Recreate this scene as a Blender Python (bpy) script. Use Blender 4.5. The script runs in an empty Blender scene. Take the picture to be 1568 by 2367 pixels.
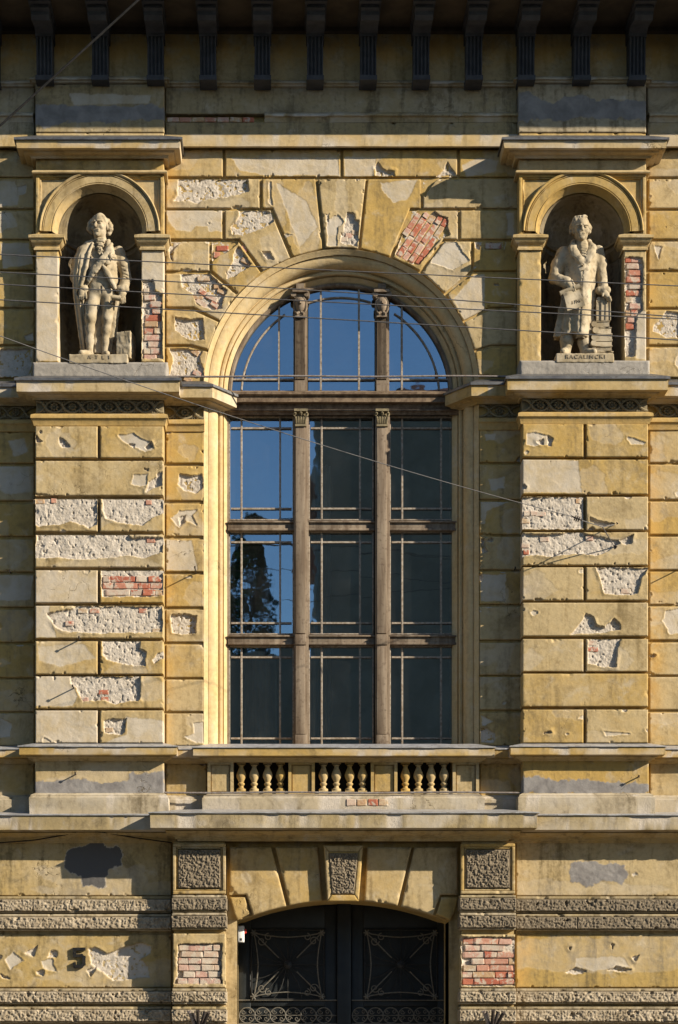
import bpy, bmesh, math, random
import numpy as np
from mathutils import Vector, Matrix, geometry

random.seed(7)
SC = bpy.context.scene
COL = SC.collection
R = math.radians

# ------------------------------------------------------------------ camera, sky, sun, exposure
DIST, CX, CZ = 22.0, -0.72, 1.65          # metres: distance to the wall, camera x and eye height
cam_d = bpy.data.cameras.new('camera')
cam = bpy.data.objects.new('camera', cam_d)
COL.objects.link(cam)
cam.location = (CX, -DIST, CZ)
cam.rotation_euler = (R(90), 0, 0)
cam_d.sensor_width = 36.0
cam_d.lens = 36.0 * DIST / 11.835          # a shift lens: verticals stay parallel
cam_d.shift_x = 144.0 / 2367.0
cam_d.shift_y = (2410.0 - 1183.5) / 2367.0
cam_d.clip_start = 0.1
cam_d.clip_end = 3000.0
SC.camera = cam

SUN_TRAVEL = Vector((-2.1, 1.0, -1.05)).normalized()
SUN_EL = math.asin(-SUN_TRAVEL.z)
world = bpy.data.worlds.new('World')
SC.world = world
world.use_nodes = True
wn = world.node_tree
bg = wn.nodes['Background']
sky = wn.nodes.new('ShaderNodeTexSky')
sky.sky_type = 'NISHITA'
sky.sun_disc = False
sky.sun_elevation = SUN_EL
sky.sun_rotation = R(115.5)
sky.air_density = 1.0
sky.dust_density = 0.2
sky.ozone_density = 3.0
wn.links.new(sky.outputs['Color'], bg.inputs['Color'])
bg.inputs['Strength'].default_value = 0.078

sun_d = bpy.data.lights.new('sun', 'SUN')
sun_d.energy = 5.0
sun_d.angle = R(0.53)
sun_d.color = (1.0, 0.90, 0.74)
sun = bpy.data.objects.new('sun', sun_d)
COL.objects.link(sun)
sun.location = (20, -15, 25)
sun.rotation_euler = SUN_TRAVEL.to_track_quat('-Z', 'Y').to_euler()

SC.view_settings.view_transform = 'Standard'
SC.view_settings.look = 'None'
SC.view_settings.gamma = 1.0
SC.view_settings.use_curve_mapping = False
SC.view_settings.exposure = 0.90
SC.render.engine = 'CYCLES'
SC.cycles.use_denoising = True
SC.cycles.max_bounces = 6
SC.cycles.transparent_max_bounces = 12
SC.cycles.caustics_reflective = False
SC.cycles.caustics_refractive = False

# ------------------------------------------------------------------ measuring: elevation units to metres
# The elevation is drawn in units of 1/200 m on the wall plane; p is how far a face stands out of it.
def WX(dx, p=0.0):
    return CX + (dx - 640.0) / 200.0 * (DIST - p) / DIST

def WZ(dy, p=0.0):
    return CZ + (2410.0 - dy) / 200.0 * (DIST - p) / DIST

def W2(pts, p=0.0):
    return [(WX(a, p), WZ(b, p)) for a, b in pts]

# ------------------------------------------------------------------ noise
_rng = np.random.RandomState(11)
_TAB = _rng.rand(512, 512).astype(np.float32)

def vnoise(x, y):
    xi = np.floor(x).astype(np.int64); yi = np.floor(y).astype(np.int64)
    fx = x - xi; fy = y - yi
    fx = fx * fx * (3 - 2 * fx); fy = fy * fy * (3 - 2 * fy)
    x0 = xi & 511; x1 = (xi + 1) & 511; y0 = yi & 511; y1 = (yi + 1) & 511
    return (_TAB[x0, y0] * (1 - fx) + _TAB[x1, y0] * fx) * (1 - fy) + \
           (_TAB[x0, y1] * (1 - fx) + _TAB[x1, y1] * fx) * fy

def fbm(x, y, f=1.0, octv=3, seed=0):
    o = np.zeros(np.broadcast(x, y).shape, np.float32); a = 1.0; s = 0.0
    for i in range(octv):
        o = o + a * vnoise(x * f + 17.3 * seed + 31.7 * i, y * f + 9.1 * seed + 57.9 * i)
        s += a; a *= 0.5; f *= 2.03
    return o / s

def sstep(a, b, x):
    t = np.clip((x - a) / (b - a), 0, 1)
    return t * t * (3 - 2 * t)

# ------------------------------------------------------------------ mesh and object helpers
def np_mesh(name, V, F, mask=None, smooth=True, sharp=None):
    V = np.asarray(V, np.float32).reshape(-1, 3)
    me = bpy.data.meshes.new(name)
    if isinstance(F, np.ndarray):
        n, k = F.shape
        tot = np.full(n, k, np.int32); flat = F.astype(np.int32).ravel()
    else:
        tot = np.array([len(f) for f in F], np.int32)
        flat = np.array([i for f in F for i in f], np.int32)
    st = np.concatenate([[0], np.cumsum(tot)[:-1]]).astype(np.int32)
    me.vertices.add(len(V)); me.vertices.foreach_set('co', V.ravel())
    me.loops.add(len(flat)); me.loops.foreach_set('vertex_index', flat)
    me.polygons.add(len(tot))
    me.polygons.foreach_set('loop_start', st); me.polygons.foreach_set('loop_total', tot)
    if smooth:
        me.polygons.foreach_set('use_smooth', np.ones(len(tot), bool))
    me.update(calc_edges=True)
    if mask is not None:
        at = me.attributes.new('mask', 'FLOAT_COLOR', 'POINT')
        mask = np.asarray(mask, np.float32).reshape(-1, 4)
        at.data.foreach_set('color', mask.ravel())
        if mask[:, 3].any():
            wa = me.attributes.new('warm', 'FLOAT', 'POINT')
            wa.data.foreach_set('value', np.ascontiguousarray(mask[:, 3]))
    if smooth and sharp:
        me.set_sharp_from_angle(angle=R(sharp))
    return me

def obj(name, me, mat=None, parent=None, loc=None):
    o = bpy.data.objects.new(name, me)
    COL.objects.link(o)
    if mat is not None and me is not None and not me.materials:
        me.materials.append(M[mat] if isinstance(mat, str) else mat)
    if parent is not None:
        o.parent = parent
    if loc is not None:
        o.location = loc
    return o

def tag(o, label=None, cat=None, group=None, kind=None):
    if label: o['label'] = label
    if cat: o['category'] = cat
    if group: o['group'] = group
    if kind: o['kind'] = kind
    return o

def empty(name, loc=(0, 0, 0)):
    o = bpy.data.objects.new(name, None)
    o.empty_display_size = 0.2
    COL.objects.link(o); o.location = loc
    return o

class MB:
    """collects simple solids into one mesh (coordinates: world x, depth p out of the wall, height z)"""
    def __init__(s): s.v = []; s.f = []
    def add(s, V, F):
        n = len(s.v); s.v += [tuple(v) for v in V]; s.f += [tuple(i + n for i in f) for f in F]; return s
    def box(s, x0, x1, z0, z1, p0, p1):
        V = [(x, -p, z) for x in (x0, x1) for p in (p0, p1) for z in (z0, z1)]
        return s.add(V, [(0, 1, 3, 2), (4, 6, 7, 5), (0, 4, 5, 1), (2, 3, 7, 6), (0, 2, 6, 4), (1, 5, 7, 3)])
    def prism(s, poly, p0, p1):
        """poly [(x,z)] between depths p0 (back) and p1 (front)"""
        n = len(poly)
        V = [(x, -p0, z) for x, z in poly] + [(x, -p1, z) for x, z in poly]
        tri = geometry.tessellate_polygon([[Vector((x, z, 0)) for x, z in poly]])
        F = [tuple(i + n for i in t) for t in tri] + [tuple(reversed(t)) for t in tri]
        F += [(i, (i + 1) % n, (i + 1) % n + n, i + n) for i in range(n)]
        return s.add(V, F)
    def tube(s, pts, r, n=6, flat=1.0):
        P = [Vector(p) for p in pts]
        V = []; F = []
        up = None
        rr = r if hasattr(r, '__len__') else [r] * len(P)
        for i, p in enumerate(P):
            t = (P[min(i + 1, len(P) - 1)] - P[max(i - 1, 0)])
            t = t.normalized() if t.length > 1e-9 else Vector((1, 0, 0))
            if up is None:
                up = t.orthogonal().normalized() if abs(t.y) > .9 else Vector((0, 1, 0)).cross(t).normalized()
            a = (up - t * up.dot(t)).normalized(); b = t.cross(a); up = a
            for k in range(n):
                c = 2 * math.pi * k / n
                q = p + (a * math.cos(c) + b * math.sin(c) * flat) * rr[i]
                V.append((q.x, q.y, q.z))
        for i in range(len(P) - 1):
            for k in range(n):
                F.append((i * n + k, i * n + (k + 1) % n, (i + 1) * n + (k + 1) % n, (i + 1) * n + k))
        F.append(tuple(range(n - 1, -1, -1))); F.append(tuple((len(P) - 1) * n + k for k in range(n)))
        return s.add(V, F)
    def lathe(s, prof, cx, cy, n=14):
        """prof [(r, z)] round a vertical axis"""
        V = []; F = []
        for r_, z in prof:
            for k in range(n):
                a = 2 * math.pi * k / n
                V.append((cx + r_ * math.cos(a), cy + r_ * math.sin(a), z))
        for i in range(len(prof) - 1):
            for k in range(n):
                F.append((i * n + k, i * n + (k + 1) % n, (i + 1) * n + (k + 1) % n, (i + 1) * n + k))
        F.append(tuple(range(n - 1, -1, -1))); F.append(tuple((len(prof) - 1) * n + k for k in range(n)))
        return s.add(V, F)
    def mesh(s, name, sharp=40, bevel=0.0):
        me = np_mesh(name, s.v, s.f, smooth=not bevel, sharp=sharp)
        bm = bmesh.new(); bm.from_mesh(me)
        if bevel:
            bmesh.ops.bevel(bm, geom=bm.edges[:], offset=bevel, segments=2, affect='EDGES', profile=0.5)
        bmesh.ops.recalc_face_normals(bm, faces=bm.faces[:])
        bm.to_mesh(me); bm.free()
        if bevel:
            me.polygons.foreach_set('use_smooth', np.ones(len(me.polygons), bool))
            me.set_sharp_from_angle(angle=R(50))
        return me
    def build(s, name, mat, parent=None, sharp=40, bevel=0.0):
        return obj(name, s.mesh(name, sharp, bevel), mat, parent)

# ------------------------------------------------------------------ materials
M = {}
def new_mat(name):
    m = bpy.data.materials.new(name); m.use_nodes = True
    nt = m.node_tree; nt.nodes.clear()
    M[name] = m
    return m, nt

def node(nt, typ, **kw):
    n = nt.nodes.new(typ)
    for k, v in kw.items():
        if k.startswith('_'):
            setattr(n, k[1:], v)
        else:
            key = int(k[1:]) if (k[0] == 'i' and k[1:].isdigit()) else k
            s = n.inputs[key]
            if isinstance(v, bpy.types.NodeSocket):
                nt.links.new(v, s)
            else:
                s.default_value = v
    return n

def mixc(nt, f, a, b, mode='MIX'):
    n = nt.nodes.new('ShaderNodeMix'); n.data_type = 'RGBA'; n.blend_type = mode; n.clamp_factor = True
    for s, v in ((n.inputs[0], f), (n.inputs[6], a), (n.inputs[7], b)):
        if isinstance(v, bpy.types.NodeSocket): nt.links.new(v, s)
        else: s.default_value = v if not isinstance(v, tuple) else (*v[:3], 1.0)
    return n.outputs[2]

def mth(nt, op, a, b=None, c=None, clamp=False):
    n = nt.nodes.new('ShaderNodeMath'); n.operation = op; n.use_clamp = clamp
    for s, v in zip(n.inputs, (a, b, c)):
        if v is None: continue
        if isinstance(v, bpy.types.NodeSocket): nt.links.new(v, s)
        else: s.default_value = v
    return n.outputs[0]

def ramp(nt, f, a, b):
    n = node(nt, 'ShaderNodeMapRange', Value=f)
    n.interpolation_type = 'SMOOTHSTEP'
    n.inputs[1].default_value = a; n.inputs[2].default_value = b
    return n.outputs[0]

def noise(nt, vec, scale, detail=4, rough=0.55, dist=0.0):
    n = node(nt, 'ShaderNodeTexNoise', Vector=vec, Scale=scale, Detail=detail, Roughness=rough, Distortion=dist)
    return n.outputs[0]

def vscale(nt, vec, sx, sy, sz):
    n = nt.nodes.new('ShaderNodeVectorMath'); n.operation = 'MULTIPLY'
    nt.links.new(vec, n.inputs[0]); n.inputs[1].default_value = (sx, sy, sz)
    return n.outputs[0]

def finish(nt, col, rough=0.9, bump=None, bstr=0.5, bdist=0.01, metal=0.0, spec=0.3):
    b = node(nt, 'ShaderNodeBsdfPrincipled', Roughness=rough, Metallic=metal)
    b.inputs['Specular IOR Level'].default_value = spec
    if isinstance(col, tuple): b.inputs['Base Color'].default_value = (*col[:3], 1)
    else: nt.links.new(col, b.inputs['Base Color'])
    if bump is not None:
        bn = node(nt, 'ShaderNodeBump', Strength=bstr, Distance=bdist, Height=bump)
        nt.links.new(bn.outputs[0], b.inputs['Normal'])
    o = nt.nodes.new('ShaderNodeOutputMaterial')
    nt.links.new(b.outputs[0], o.inputs[0])

def make_stucco(name, ochre, beige, dark, dirt=0.5, orange=(0.47, 0.285, 0.085), pale=(0.50, 0.445, 0.37)):
    m, nt = new_mat(name)
    pos = node(nt, 'ShaderNodeNewGeometry').outputs['Position']
    rnd = node(nt, 'ShaderNodeObjectInfo').outputs['Random']
    at = node(nt, 'ShaderNodeAttribute', _attribute_name='mask')
    sep = node(nt, 'ShaderNodeSeparateColor', Color=at.outputs['Color'])
    mr, mg, mb = sep.outputs[0], sep.outputs[1], sep.outputs[2]
    ma = node(nt, 'ShaderNodeAttribute', _attribute_name='warm').outputs['Fac']
    n1 = noise(nt, pos, 1.3, 5, .6, .3)
    n2 = noise(nt, pos, 5.5, 7, .62, .4)
    n3 = noise(nt, pos, 22.0, 5, .6)
    st = noise(nt, vscale(nt, pos, 9.0, 9.0, 1.1), 1.0, 5, .6, .2)
    fine = noise(nt, pos, 140.0, 3, .6)
    shift = mth(nt, 'MULTIPLY_ADD', rnd, 0.5, mth(nt, 'ADD', mth(nt, 'MULTIPLY', n1, .7), mth(nt, 'MULTIPLY', n2, .8)))
    col = mixc(nt, ramp(nt, shift, .68, 1.25), ochre, beige)
    # thin washed-out areas and grime with shapes of their own
    col = mixc(nt, mth(nt, 'MULTIPLY', ramp(nt, n2, .56, .74), .38), col, pale)
    g = mth(nt, 'MULTIPLY', ramp(nt, mth(nt, 'ADD', st, mth(nt, 'MULTIPLY', n3, .35)), .66, .95), dirt)
    col = mixc(nt, g, col, dark)
    g2 = mth(nt, 'MULTIPLY', ramp(nt, noise(nt, pos, 2.7, 8, .7, .6), .50, .70), dirt * .8)
    col = mixc(nt, g2, col, dark)
    col = mixc(nt, mth(nt, 'MULTIPLY', ramp(nt, n3, .35, .75), .22), col, dark)
    col = mixc(nt, ma, col, mixc(nt, ramp(nt, n2, .4, .65), orange, col))
    # shallow flakes: an older, greyer coat
    col = mixc(nt, mth(nt, 'MULTIPLY', mb, .8), col, mixc(nt, ramp(nt, n2, .3, .6), (.44, .37, .265), pale))
    # cement repairs
    cem = mixc(nt, ramp(nt, n2, .3, .7), (.17, .155, .145), (.27, .25, .23))
    cem = mixc(nt, mth(nt, 'MULTIPLY', mb, mg), cem, (.098, .092, .087))
    col = mixc(nt, mg, col, cem)
    # bare rough render, with darker pits and yellow sand
    rr = mixc(nt, ramp(nt, noise(nt, pos, 13., 5, .65), .3, .7), (.42, .36, .285), (.52, .455, .375))
    rr = mixc(nt, mth(nt, 'MULTIPLY', ramp(nt, noise(nt, pos, 60., 3, .6), .58, .74), .22), rr, (.33, .28, .22))
    col = mixc(nt, mr, col, rr)
    # fine cracks
    wv = nt.nodes.new('ShaderNodeVectorMath'); wv.operation = 'ADD'
    nt.links.new(pos, wv.inputs[0])
    nn = node(nt, 'ShaderNodeTexNoise', Vector=pos, Scale=6.0, Detail=4)
    sc_ = nt.nodes.new('ShaderNodeVectorMath'); sc_.operation = 'SCALE'
    nt.links.new(nn.outputs[1], sc_.inputs[0]); sc_.inputs['Scale'].default_value = .35
    nt.links.new(sc_.outputs[0], wv.inputs[1])
    vo = node(nt, 'ShaderNodeTexVoronoi', _feature='DISTANCE_TO_EDGE', Vector=wv.outputs[0], Scale=2.3)
    ck = mth(nt, 'MULTIPLY', mth(nt, 'SUBTRACT', 1.0, ramp(nt, vo.outputs[0], .0015, .010)), ramp(nt, n1, .57, .66))
    col = mixc(nt, mth(nt, 'MULTIPLY', ck, .75), col, (.09, .065, .03))
    h = mth(nt, 'ADD', mth(nt, 'MULTIPLY', n3, .9), mth(nt, 'MULTIPLY', fine, .35))
    h = mth(nt, 'ADD', h, mth(nt, 'MULTIPLY', noise(nt, pos, 55., 4, .65), mth(nt, 'MULTIPLY_ADD', mr, 1.1, .25)))
    h = mth(nt, 'SUBTRACT', h, mth(nt, 'MULTIPLY', ck, .8))
    finish(nt, col, .92, h, .68, .006, spec=.15)

make_stucco('stucco', (.42, .275, .085), (.44, .335, .18), (.19, .135, .06), .8)
make_stucco('stucco_smooth', (.43, .285, .10), (.46, .34, .175), (.19, .135, .06), .5)
make_stucco('stucco_grey', (.33, .25, .125), (.39, .32, .215), (.13, .10, .058), .9)
make_stucco('stucco_dirty', (.39, .265, .088), (.43, .33, .18), (.16, .118, .055), 1.0)
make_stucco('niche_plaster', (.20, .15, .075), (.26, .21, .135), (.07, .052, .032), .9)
make_stucco('cement', (.29, .26, .22), (.37, .335, .29), (.17, .15, .125), .5)
make_stucco('cream_paint', (.50, .35, .15), (.56, .43, .24), (.26, .18, .085), .4)

def simple(name, a, b, scale=8., dark=None, rough=.85, bscale=60., bstr=.4, bdist=.004, metal=0., spec=.25, streak=False):
    m, nt = new_mat(name)
    pos = node(nt, 'ShaderNodeTexCoord').outputs['Object'] if False else node(nt, 'ShaderNodeNewGeometry').outputs['Position']
    v = vscale(nt, pos, 14, 14, 1.2) if streak else pos
    n1 = noise(nt, v, scale if not streak else 1.0, 6, .62, .2)
    n2 = noise(nt, pos, bscale, 4, .6)
    col = mixc(nt, ramp(nt, n1, .33, .67), a, b)
    if dark is not None:
        col = mixc(nt, mth(nt, 'MULTIPLY', ramp(nt, noise(nt, pos, scale * 2.3, 6, .65), .52, .7), .8), col, dark)
    finish(nt, col, rough, mth(nt, 'ADD', n2, mth(nt, 'MULTIPLY', n1, .5)), bstr, bdist, metal, spec)

simple('rough_stone', (.13, .105, .075), (.25, .20, .135), 60., (.065, .052, .04), .95, 90., .5, .006, spec=.1)
simple('rough_stone_pale', (.26, .205, .135), (.40, .33, .235), 9., (.13, .10, .066), .95, 90., .5, .006, spec=.1)
simple('statue_stone', (.30, .235, .14), (.42, .35, .245), 5., (.125, .10, .066), .85, 120., .35, .003)
simple('statue_dark', (.21, .185, .145), (.40, .33, .225), 9., (.11, .095, .075), .85, 120., .35, .003)
simple('wood', (.13, .092, .06), (.25, .195, .138), 9., (.09, .06, .04), .8, 80., .4, .003, streak=True)
simple('wood_pale', (.20, .155, .11), (.37, .32, .26), 30., (.10, .07, .045), .8, 120., .5, .003)
simple('wood_transom', (.10, .065, .04), (.21, .15, .095), 14., (.045, .03, .02), .75, 80., .5, .004)
simple('flashing', (.10, .10, .105), (.17, .165, .16), 10., (.07, .055, .045), .5, 30., .15, .002, metal=.6, spec=.4)
simple('flashing_light', (.36, .35, .34), (.50, .485, .47), 10., (.2, .17, .14), .45, 30., .15, .002, metal=.5, spec=.4)
simple('iron', (.028, .025, .024), (.06, .046, .038), 30., (.07, .04, .028), .6, 120., .4, .002, metal=.4)
simple('iron_door', (.012, .015, .016), (.020, .023, .024), 6., None, .45, 40., .1, .002, spec=.4)
simple('iron_scroll', (.11, .10, .08), (.17, .155, .125), 30., (.12, .09, .06), .55, 120., .2, .002)
simple('iron_grille', (.018, .018, .017), (.030, .029, .027), 30., None, .5, 120., .2, .002)
simple('black_paint', (.012, .012, .012), (.022, .021, .020), 30., None, .9, 120., .2, .002, spec=.08)
simple('wire', (.07, .066, .066), (.11, .105, .105), 30., None, .75, 200., .1, .001)
simple('rod', (.20, .165, .14), (.30, .27, .25), 20., (.16, .075, .045), .6, 160., .4, .002, metal=.4)
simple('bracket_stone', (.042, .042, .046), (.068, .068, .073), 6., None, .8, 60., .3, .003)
simple('ornament', (.17, .14, .085), (.25, .20, .115), 14., (.09, .07, .045), .9, 90., .4, .003)
simple('cornice_brown', (.05, .038, .026), (.085, .064, .042), 3., None, .9, 60., .3, .003)  # one near-black brown for the whole cornice, soffit included
simple('plaster_white', (.34, .33, .31), (.42, .41, .39), 3., None, .9, 30., .1, .002)
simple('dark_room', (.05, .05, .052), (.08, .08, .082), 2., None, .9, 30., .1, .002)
simple('curtain', (.40, .39, .37), (.50, .49, .46), 3., None, .9, 60., .1, .002)
simple('siren_white', (.74, .72, .68), (.80, .78, .74), 6., None, .45, 60., .05, .001)
simple('siren_red', (.55, .045, .03), (.62, .06, .04), 6., None, .3, 60., .05, .001)
simple('inscription', (.22, .175, .115), (.27, .215, .145), 30., None, .9, 60., .1, .001)
simple('asphalt', (.045, .045, .047), (.065, .063, .06), 4., None, .9, 90., .4, .004)
simple('paving', (.24, .225, .205), (.33, .31, .28), 3., None, .9, 60., .3, .004)
simple('kerb_granite', (.27, .265, .26), (.36, .35, .34), 40., None, .85, 90., .3, .003)
simple('house_plaster', (.23, .195, .14), (.30, .26, .19), 1., None, .9, 40., .2, .003)
simple('roof_tile', (.17, .07, .045), (.24, .11, .075), 6., None, .85, 40., .3, .004)
simple('bark', (.07, .05, .035), (.13, .10, .07), 12., None, .95, 40., .5, .01)
simple('leaf', (.035, .065, .018), (.075, .115, .03), 2., None, .8, 40., .1, .002)

def make_brick(name, smear=.52, wash=0.0):
    m, nt = new_mat(name)
    tc = node(nt, 'ShaderNodeNewGeometry').outputs['Position']
    rnd = node(nt, 'ShaderNodeObjectInfo').outputs['Random']
    cr = nt.nodes.new('ShaderNodeValToRGB'); nt.links.new(rnd, cr.inputs[0])
    e = cr.color_ramp; e.interpolation = 'CONSTANT'
    cols = [(.40, .135, .08), (.46, .24, .165), (.45, .30, .17), (.43, .19, .125), (.50, .31, .235), (.44, .33, .21), (.38, .115, .07), (.49, .37, .28)]
    while len(e.elements) < len(cols): e.elements.new(.5)
    for i, c in enumerate(cols):
        e.elements[i].position = i / len(cols); e.elements[i].color = (*c, 1)
    n1 = noise(nt, tc, 30., 5, .65); n2 = noise(nt, tc, 11., 5, .65, .4); n3 = noise(nt, tc, 120., 3, .6)
    col = mixc(nt, mth(nt, 'MULTIPLY', ramp(nt, n1, .4, .7), .35), cr.outputs[0], (.26, .09, .055))
    sm = mth(nt, 'MULTIPLY', ramp(nt, mth(nt, 'ADD', n2, mth(nt, 'MULTIPLY', rnd, .08)), smear, smear + .10), .85)
    col = mixc(nt, wash, col, (.50, .40, .33))
    col = mixc(nt, sm, col, (.50, .425, .33))
    finish(nt, col, .92, mth(nt, 'ADD', n1, mth(nt, 'MULTIPLY', n3, .6)), .6, .005, spec=.1)
make_brick('brick'); make_brick('brick_pale', .47, .5)

def make_red(name):
    simple(name, (.43, .13, .075), (.50, .19, .12), 14., (.27, .085, .05), .92, 90., .5, .004, spec=.1)
make_red('brick_red')

def make_glass():
    m, nt = new_mat('glass')
    pos = node(nt, 'ShaderNodeNewGeometry').outputs['Position']
    fr = node(nt, 'ShaderNodeFresnel', IOR=1.52).outputs[0]
    fac = mth(nt, 'ADD', mth(nt, 'MULTIPLY', fr, 2.2), .32, clamp=True)
    bn = node(nt, 'ShaderNodeBump', Strength=.10, Distance=.01, Height=noise(nt, pos, 3.2, 2, .5))
    gl = node(nt, 'ShaderNodeBsdfGlossy', Roughness=.015, Color=(.64, .85, 1.0, 1))
    nt.links.new(bn.outputs[0], gl.inputs['Normal'])
    tr = node(nt, 'ShaderNodeBsdfTransparent', Color=(.62, .66, .68, 1))
    mx = node(nt, 'ShaderNodeMixShader', i0=fac, i1=tr.outputs[0], i2=gl.outputs[0])
    # a thin film of street dust
    df = node(nt, 'ShaderNodeBsdfDiffuse', Color=(.30, .30, .29, 1))
    dm = mth(nt, 'MULTIPLY_ADD', ramp(nt, noise(nt, pos, 4., 6, .65), .45, .8), .03, .012)
    m2 = node(nt, 'ShaderNodeMixShader', i0=dm, i1=mx.outputs[0], i2=df.outputs[0])
    o = nt.nodes.new('ShaderNodeOutputMaterial'); nt.links.new(m2.outputs[0], o.inputs[0])
make_glass()
# ------------------------------------------------------------------ peeled and patched places, in elevation units
CROP = {'A': (0, 957.5, .34349), 'B': (1047.3, 957.5, .34141), 'C': (359.1, 329.1, .27817), 'D': (754.0, 329.1, .27817),
        'E': (0, 359.1, .27816), 'F': (1149.0, 359.1, .27816), 'G': (0, 1705.6, .34349), 'H': (448.8, 1705.6, .43891),
        'I': (1029.3, 1705.6, .34349), 'J': (0, 299.2, .25264), 'K': (1472.2, 299.2, .25264),
        'T': (0, 0, .5), 'U': (784, 0, .5), 'P': (0, 0, 1.0)}
def DC(c, pts):
    ox, oy, s = CROP[c]
    return [(ox + x * s, oy + y * s) for x, y in pts]

# r bare render, b down to the brick, s shallow flake, c cement, k dark cement, g pale coat, o strong ochre
FE = []
def fe(kind, c, *pts): FE.append((kind, DC(c, pts)))
# left pilaster
fe('r','A',(400,150),(450,190),(480,225),(420,225),(395,190)); fe('r','A',(245,145),(285,185),(245,190))
fe('r','A',(865,195),(910,198),(905,232),(880,215)); fe('r','A',(970,220),(1020,185),(1035,215),(990,240))
fe('s','A',(790,140),(900,130),(950,160),(1030,195),(1040,230),(980,260),(900,215),(830,185))
fe('r','A',(985,520),(1000,450),(1055,420),(1055,395),(1095,385),(1095,480),(1030,500)); fe('r','A',(965,358),(1005,362),(998,385),(965,380))
fe('s','A',(880,470),(900,410),(1000,400),(990,480),(940,490))
fe('r','A',(240,560),(655,560),(655,740),(600,765),(560,745),(470,715),(400,740),(330,745),(260,755),(230,740))
fe('r','A',(690,560),(1105,560),(1105,660),(1040,690),(960,745),(880,745),(780,725),(710,700),(690,640))
fe('r','A',(250,805),(860,805),(880,835),(940,825),(1105,830),(1095,930),(1040,945),(960,970),(850,945),(740,965),(530,980),(400,965),(300,970),(230,965))
fe('b','A',(680,1045),(1100,1045),(1100,1215),(1000,1228),(690,1225),(680,1150))
fe('r','A',(315,1335),(480,1310),(520,1290),(1090,1295),(1095,1465),(960,1470),(860,1465),(690,1475),(560,1470),(440,1455),(375,1440),(350,1400),(320,1365))
fe('r','A',(690,1520),(945,1520),(940,1575),(985,1600),(975,1690),(900,1690),(790,1670),(720,1655),(690,1620))
fe('r','A',(1060,1610),(1105,1595),(1095,1640),(1040,1670),(1030,1650))
fe('r','A',(475,1762),(945,1765),(945,1925),(870,1930),(780,1950),(690,1920),(560,1935),(530,1890),(510,1840),(470,1810))
fe('r','A',(695,2055),(760,2045),(850,2050),(840,2140),(820,2155),(700,2150))
fe('r','A',(1210,400),(1300,410),(1365,400),(1365,500),(1325,530),(1240,510),(1200,470))
fe('s','A',(1210,650),(1330,645),(1300,680),(1330,750),(1255,720),(1210,770),(1150,700))
fe('r','A',(1205,690),(1250,680),(1245,720),(1215,750))
fe('r','A',(1150,1350),(1230,1340),(1325,1360),(1315,1475),(1240,1480),(1160,1470))
fe('s','A',(1300,2080),(1375,2070),(1375,2215),(1320,2210),(1240,2170),(1310,2150))
fe('g','A',(-40,1085),(225,1085),(205,1250),(-40,1255)); fe('g','A',(230,1040),(665,1040),(665,1270),(230,1270)); fe('g','A',(230,1985),(660,1985),(660,2215),(230,2215)); fe('g','A',(230,1755),(480,1755),(520,1900),(490,1965),(230,1965))
fe('g','A',(230,1280),(330,1290),(350,1400),(380,1500),(230,1505)); fe('g','A',(850,2040),(1105,2060),(1105,2220),(700,2215),(860,2150)); fe('g','A',(255,1560),(560,1545),(640,1640),(400,1700),(260,1660)); fe('g','A',(1110,845),(1290,850),(1330,1050),(1110,1050))
fe('g','A',(60,180),(160,160),(190,250),(90,290))
fe('g','A',(-40,350),(200,350),(210,520),(40,540),(-40,480)); fe('s','A',(0,2040),(80,2080),(70,2170),(-20,2180))
# right pilaster
fe('s','B',(500,130),(560,125),(640,140),(680,200),(560,215),(500,205)); fe('r','B',(570,185),(610,170),(615,208),(585,198))
fe('r','B',(640,140),(685,165),(665,215),(648,215)); fe('s','B',(1175,150),(1310,190),(1290,210),(1200,200))
fe('g','B',(465,300),(850,310),(875,530),(465,530))
fe('r','B',(465,560),(890,555),(890,775),(465,780)); fe('r','B',(925,695),(1010,728),(1090,742),(1000,760),(925,725))
fe('r','B',(465,805),(600,815),(860,797),(990,830),(1110,850),(1140,870),(1060,920),(980,960),(860,945),(640,965),(560,955),(465,965))
fe('r','B',(1130,855),(1225,812),(1210,872),(1160,885))
fe('r','B',(970,1035),(1325,1040),(1280,1110),(1250,1215),(1110,1225),(1030,1215),(1000,1130))
fe('r','B',(800,1490),(850,1430),(900,1350),(950,1370),(970,1430),(1030,1440),(1090,1380),(1130,1420),(1135,1460),(1000,1480))
fe('r','B',(915,1518),(1140,1518),(1110,1600),(1105,1715),(1000,1710),(915,1690))
fe('r','B',(610,2152),(660,2138),(672,2158),(620,2168)); fe('s','B',(1010,2140),(1060,2150),(1200,2165),(1040,2180))
fe('g','B',(185,1085),(360,1080),(355,1265),(190,1270)); fe('g','B',(190,585),(405,585),(300,625),(230,660),(215,740),(190,740))
fe('r','B',(185,2110),(230,2130),(290,2160),(280,2230),(190,2220)); fe('g','B',(215,140),(290,130),(285,175),(225,175))
fe('g','B',(240,440),(350,425),(350,500),(260,520)); fe('r','B',(190,840),(215,850),(210,900),(235,930),(195,950))
fe('s','B',(1440,1330),(1540,1310),(1540,1480),(1470,1490),(1420,1400)); fe('s','B',(190,2040),(270,2080),(200,2110))
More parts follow.
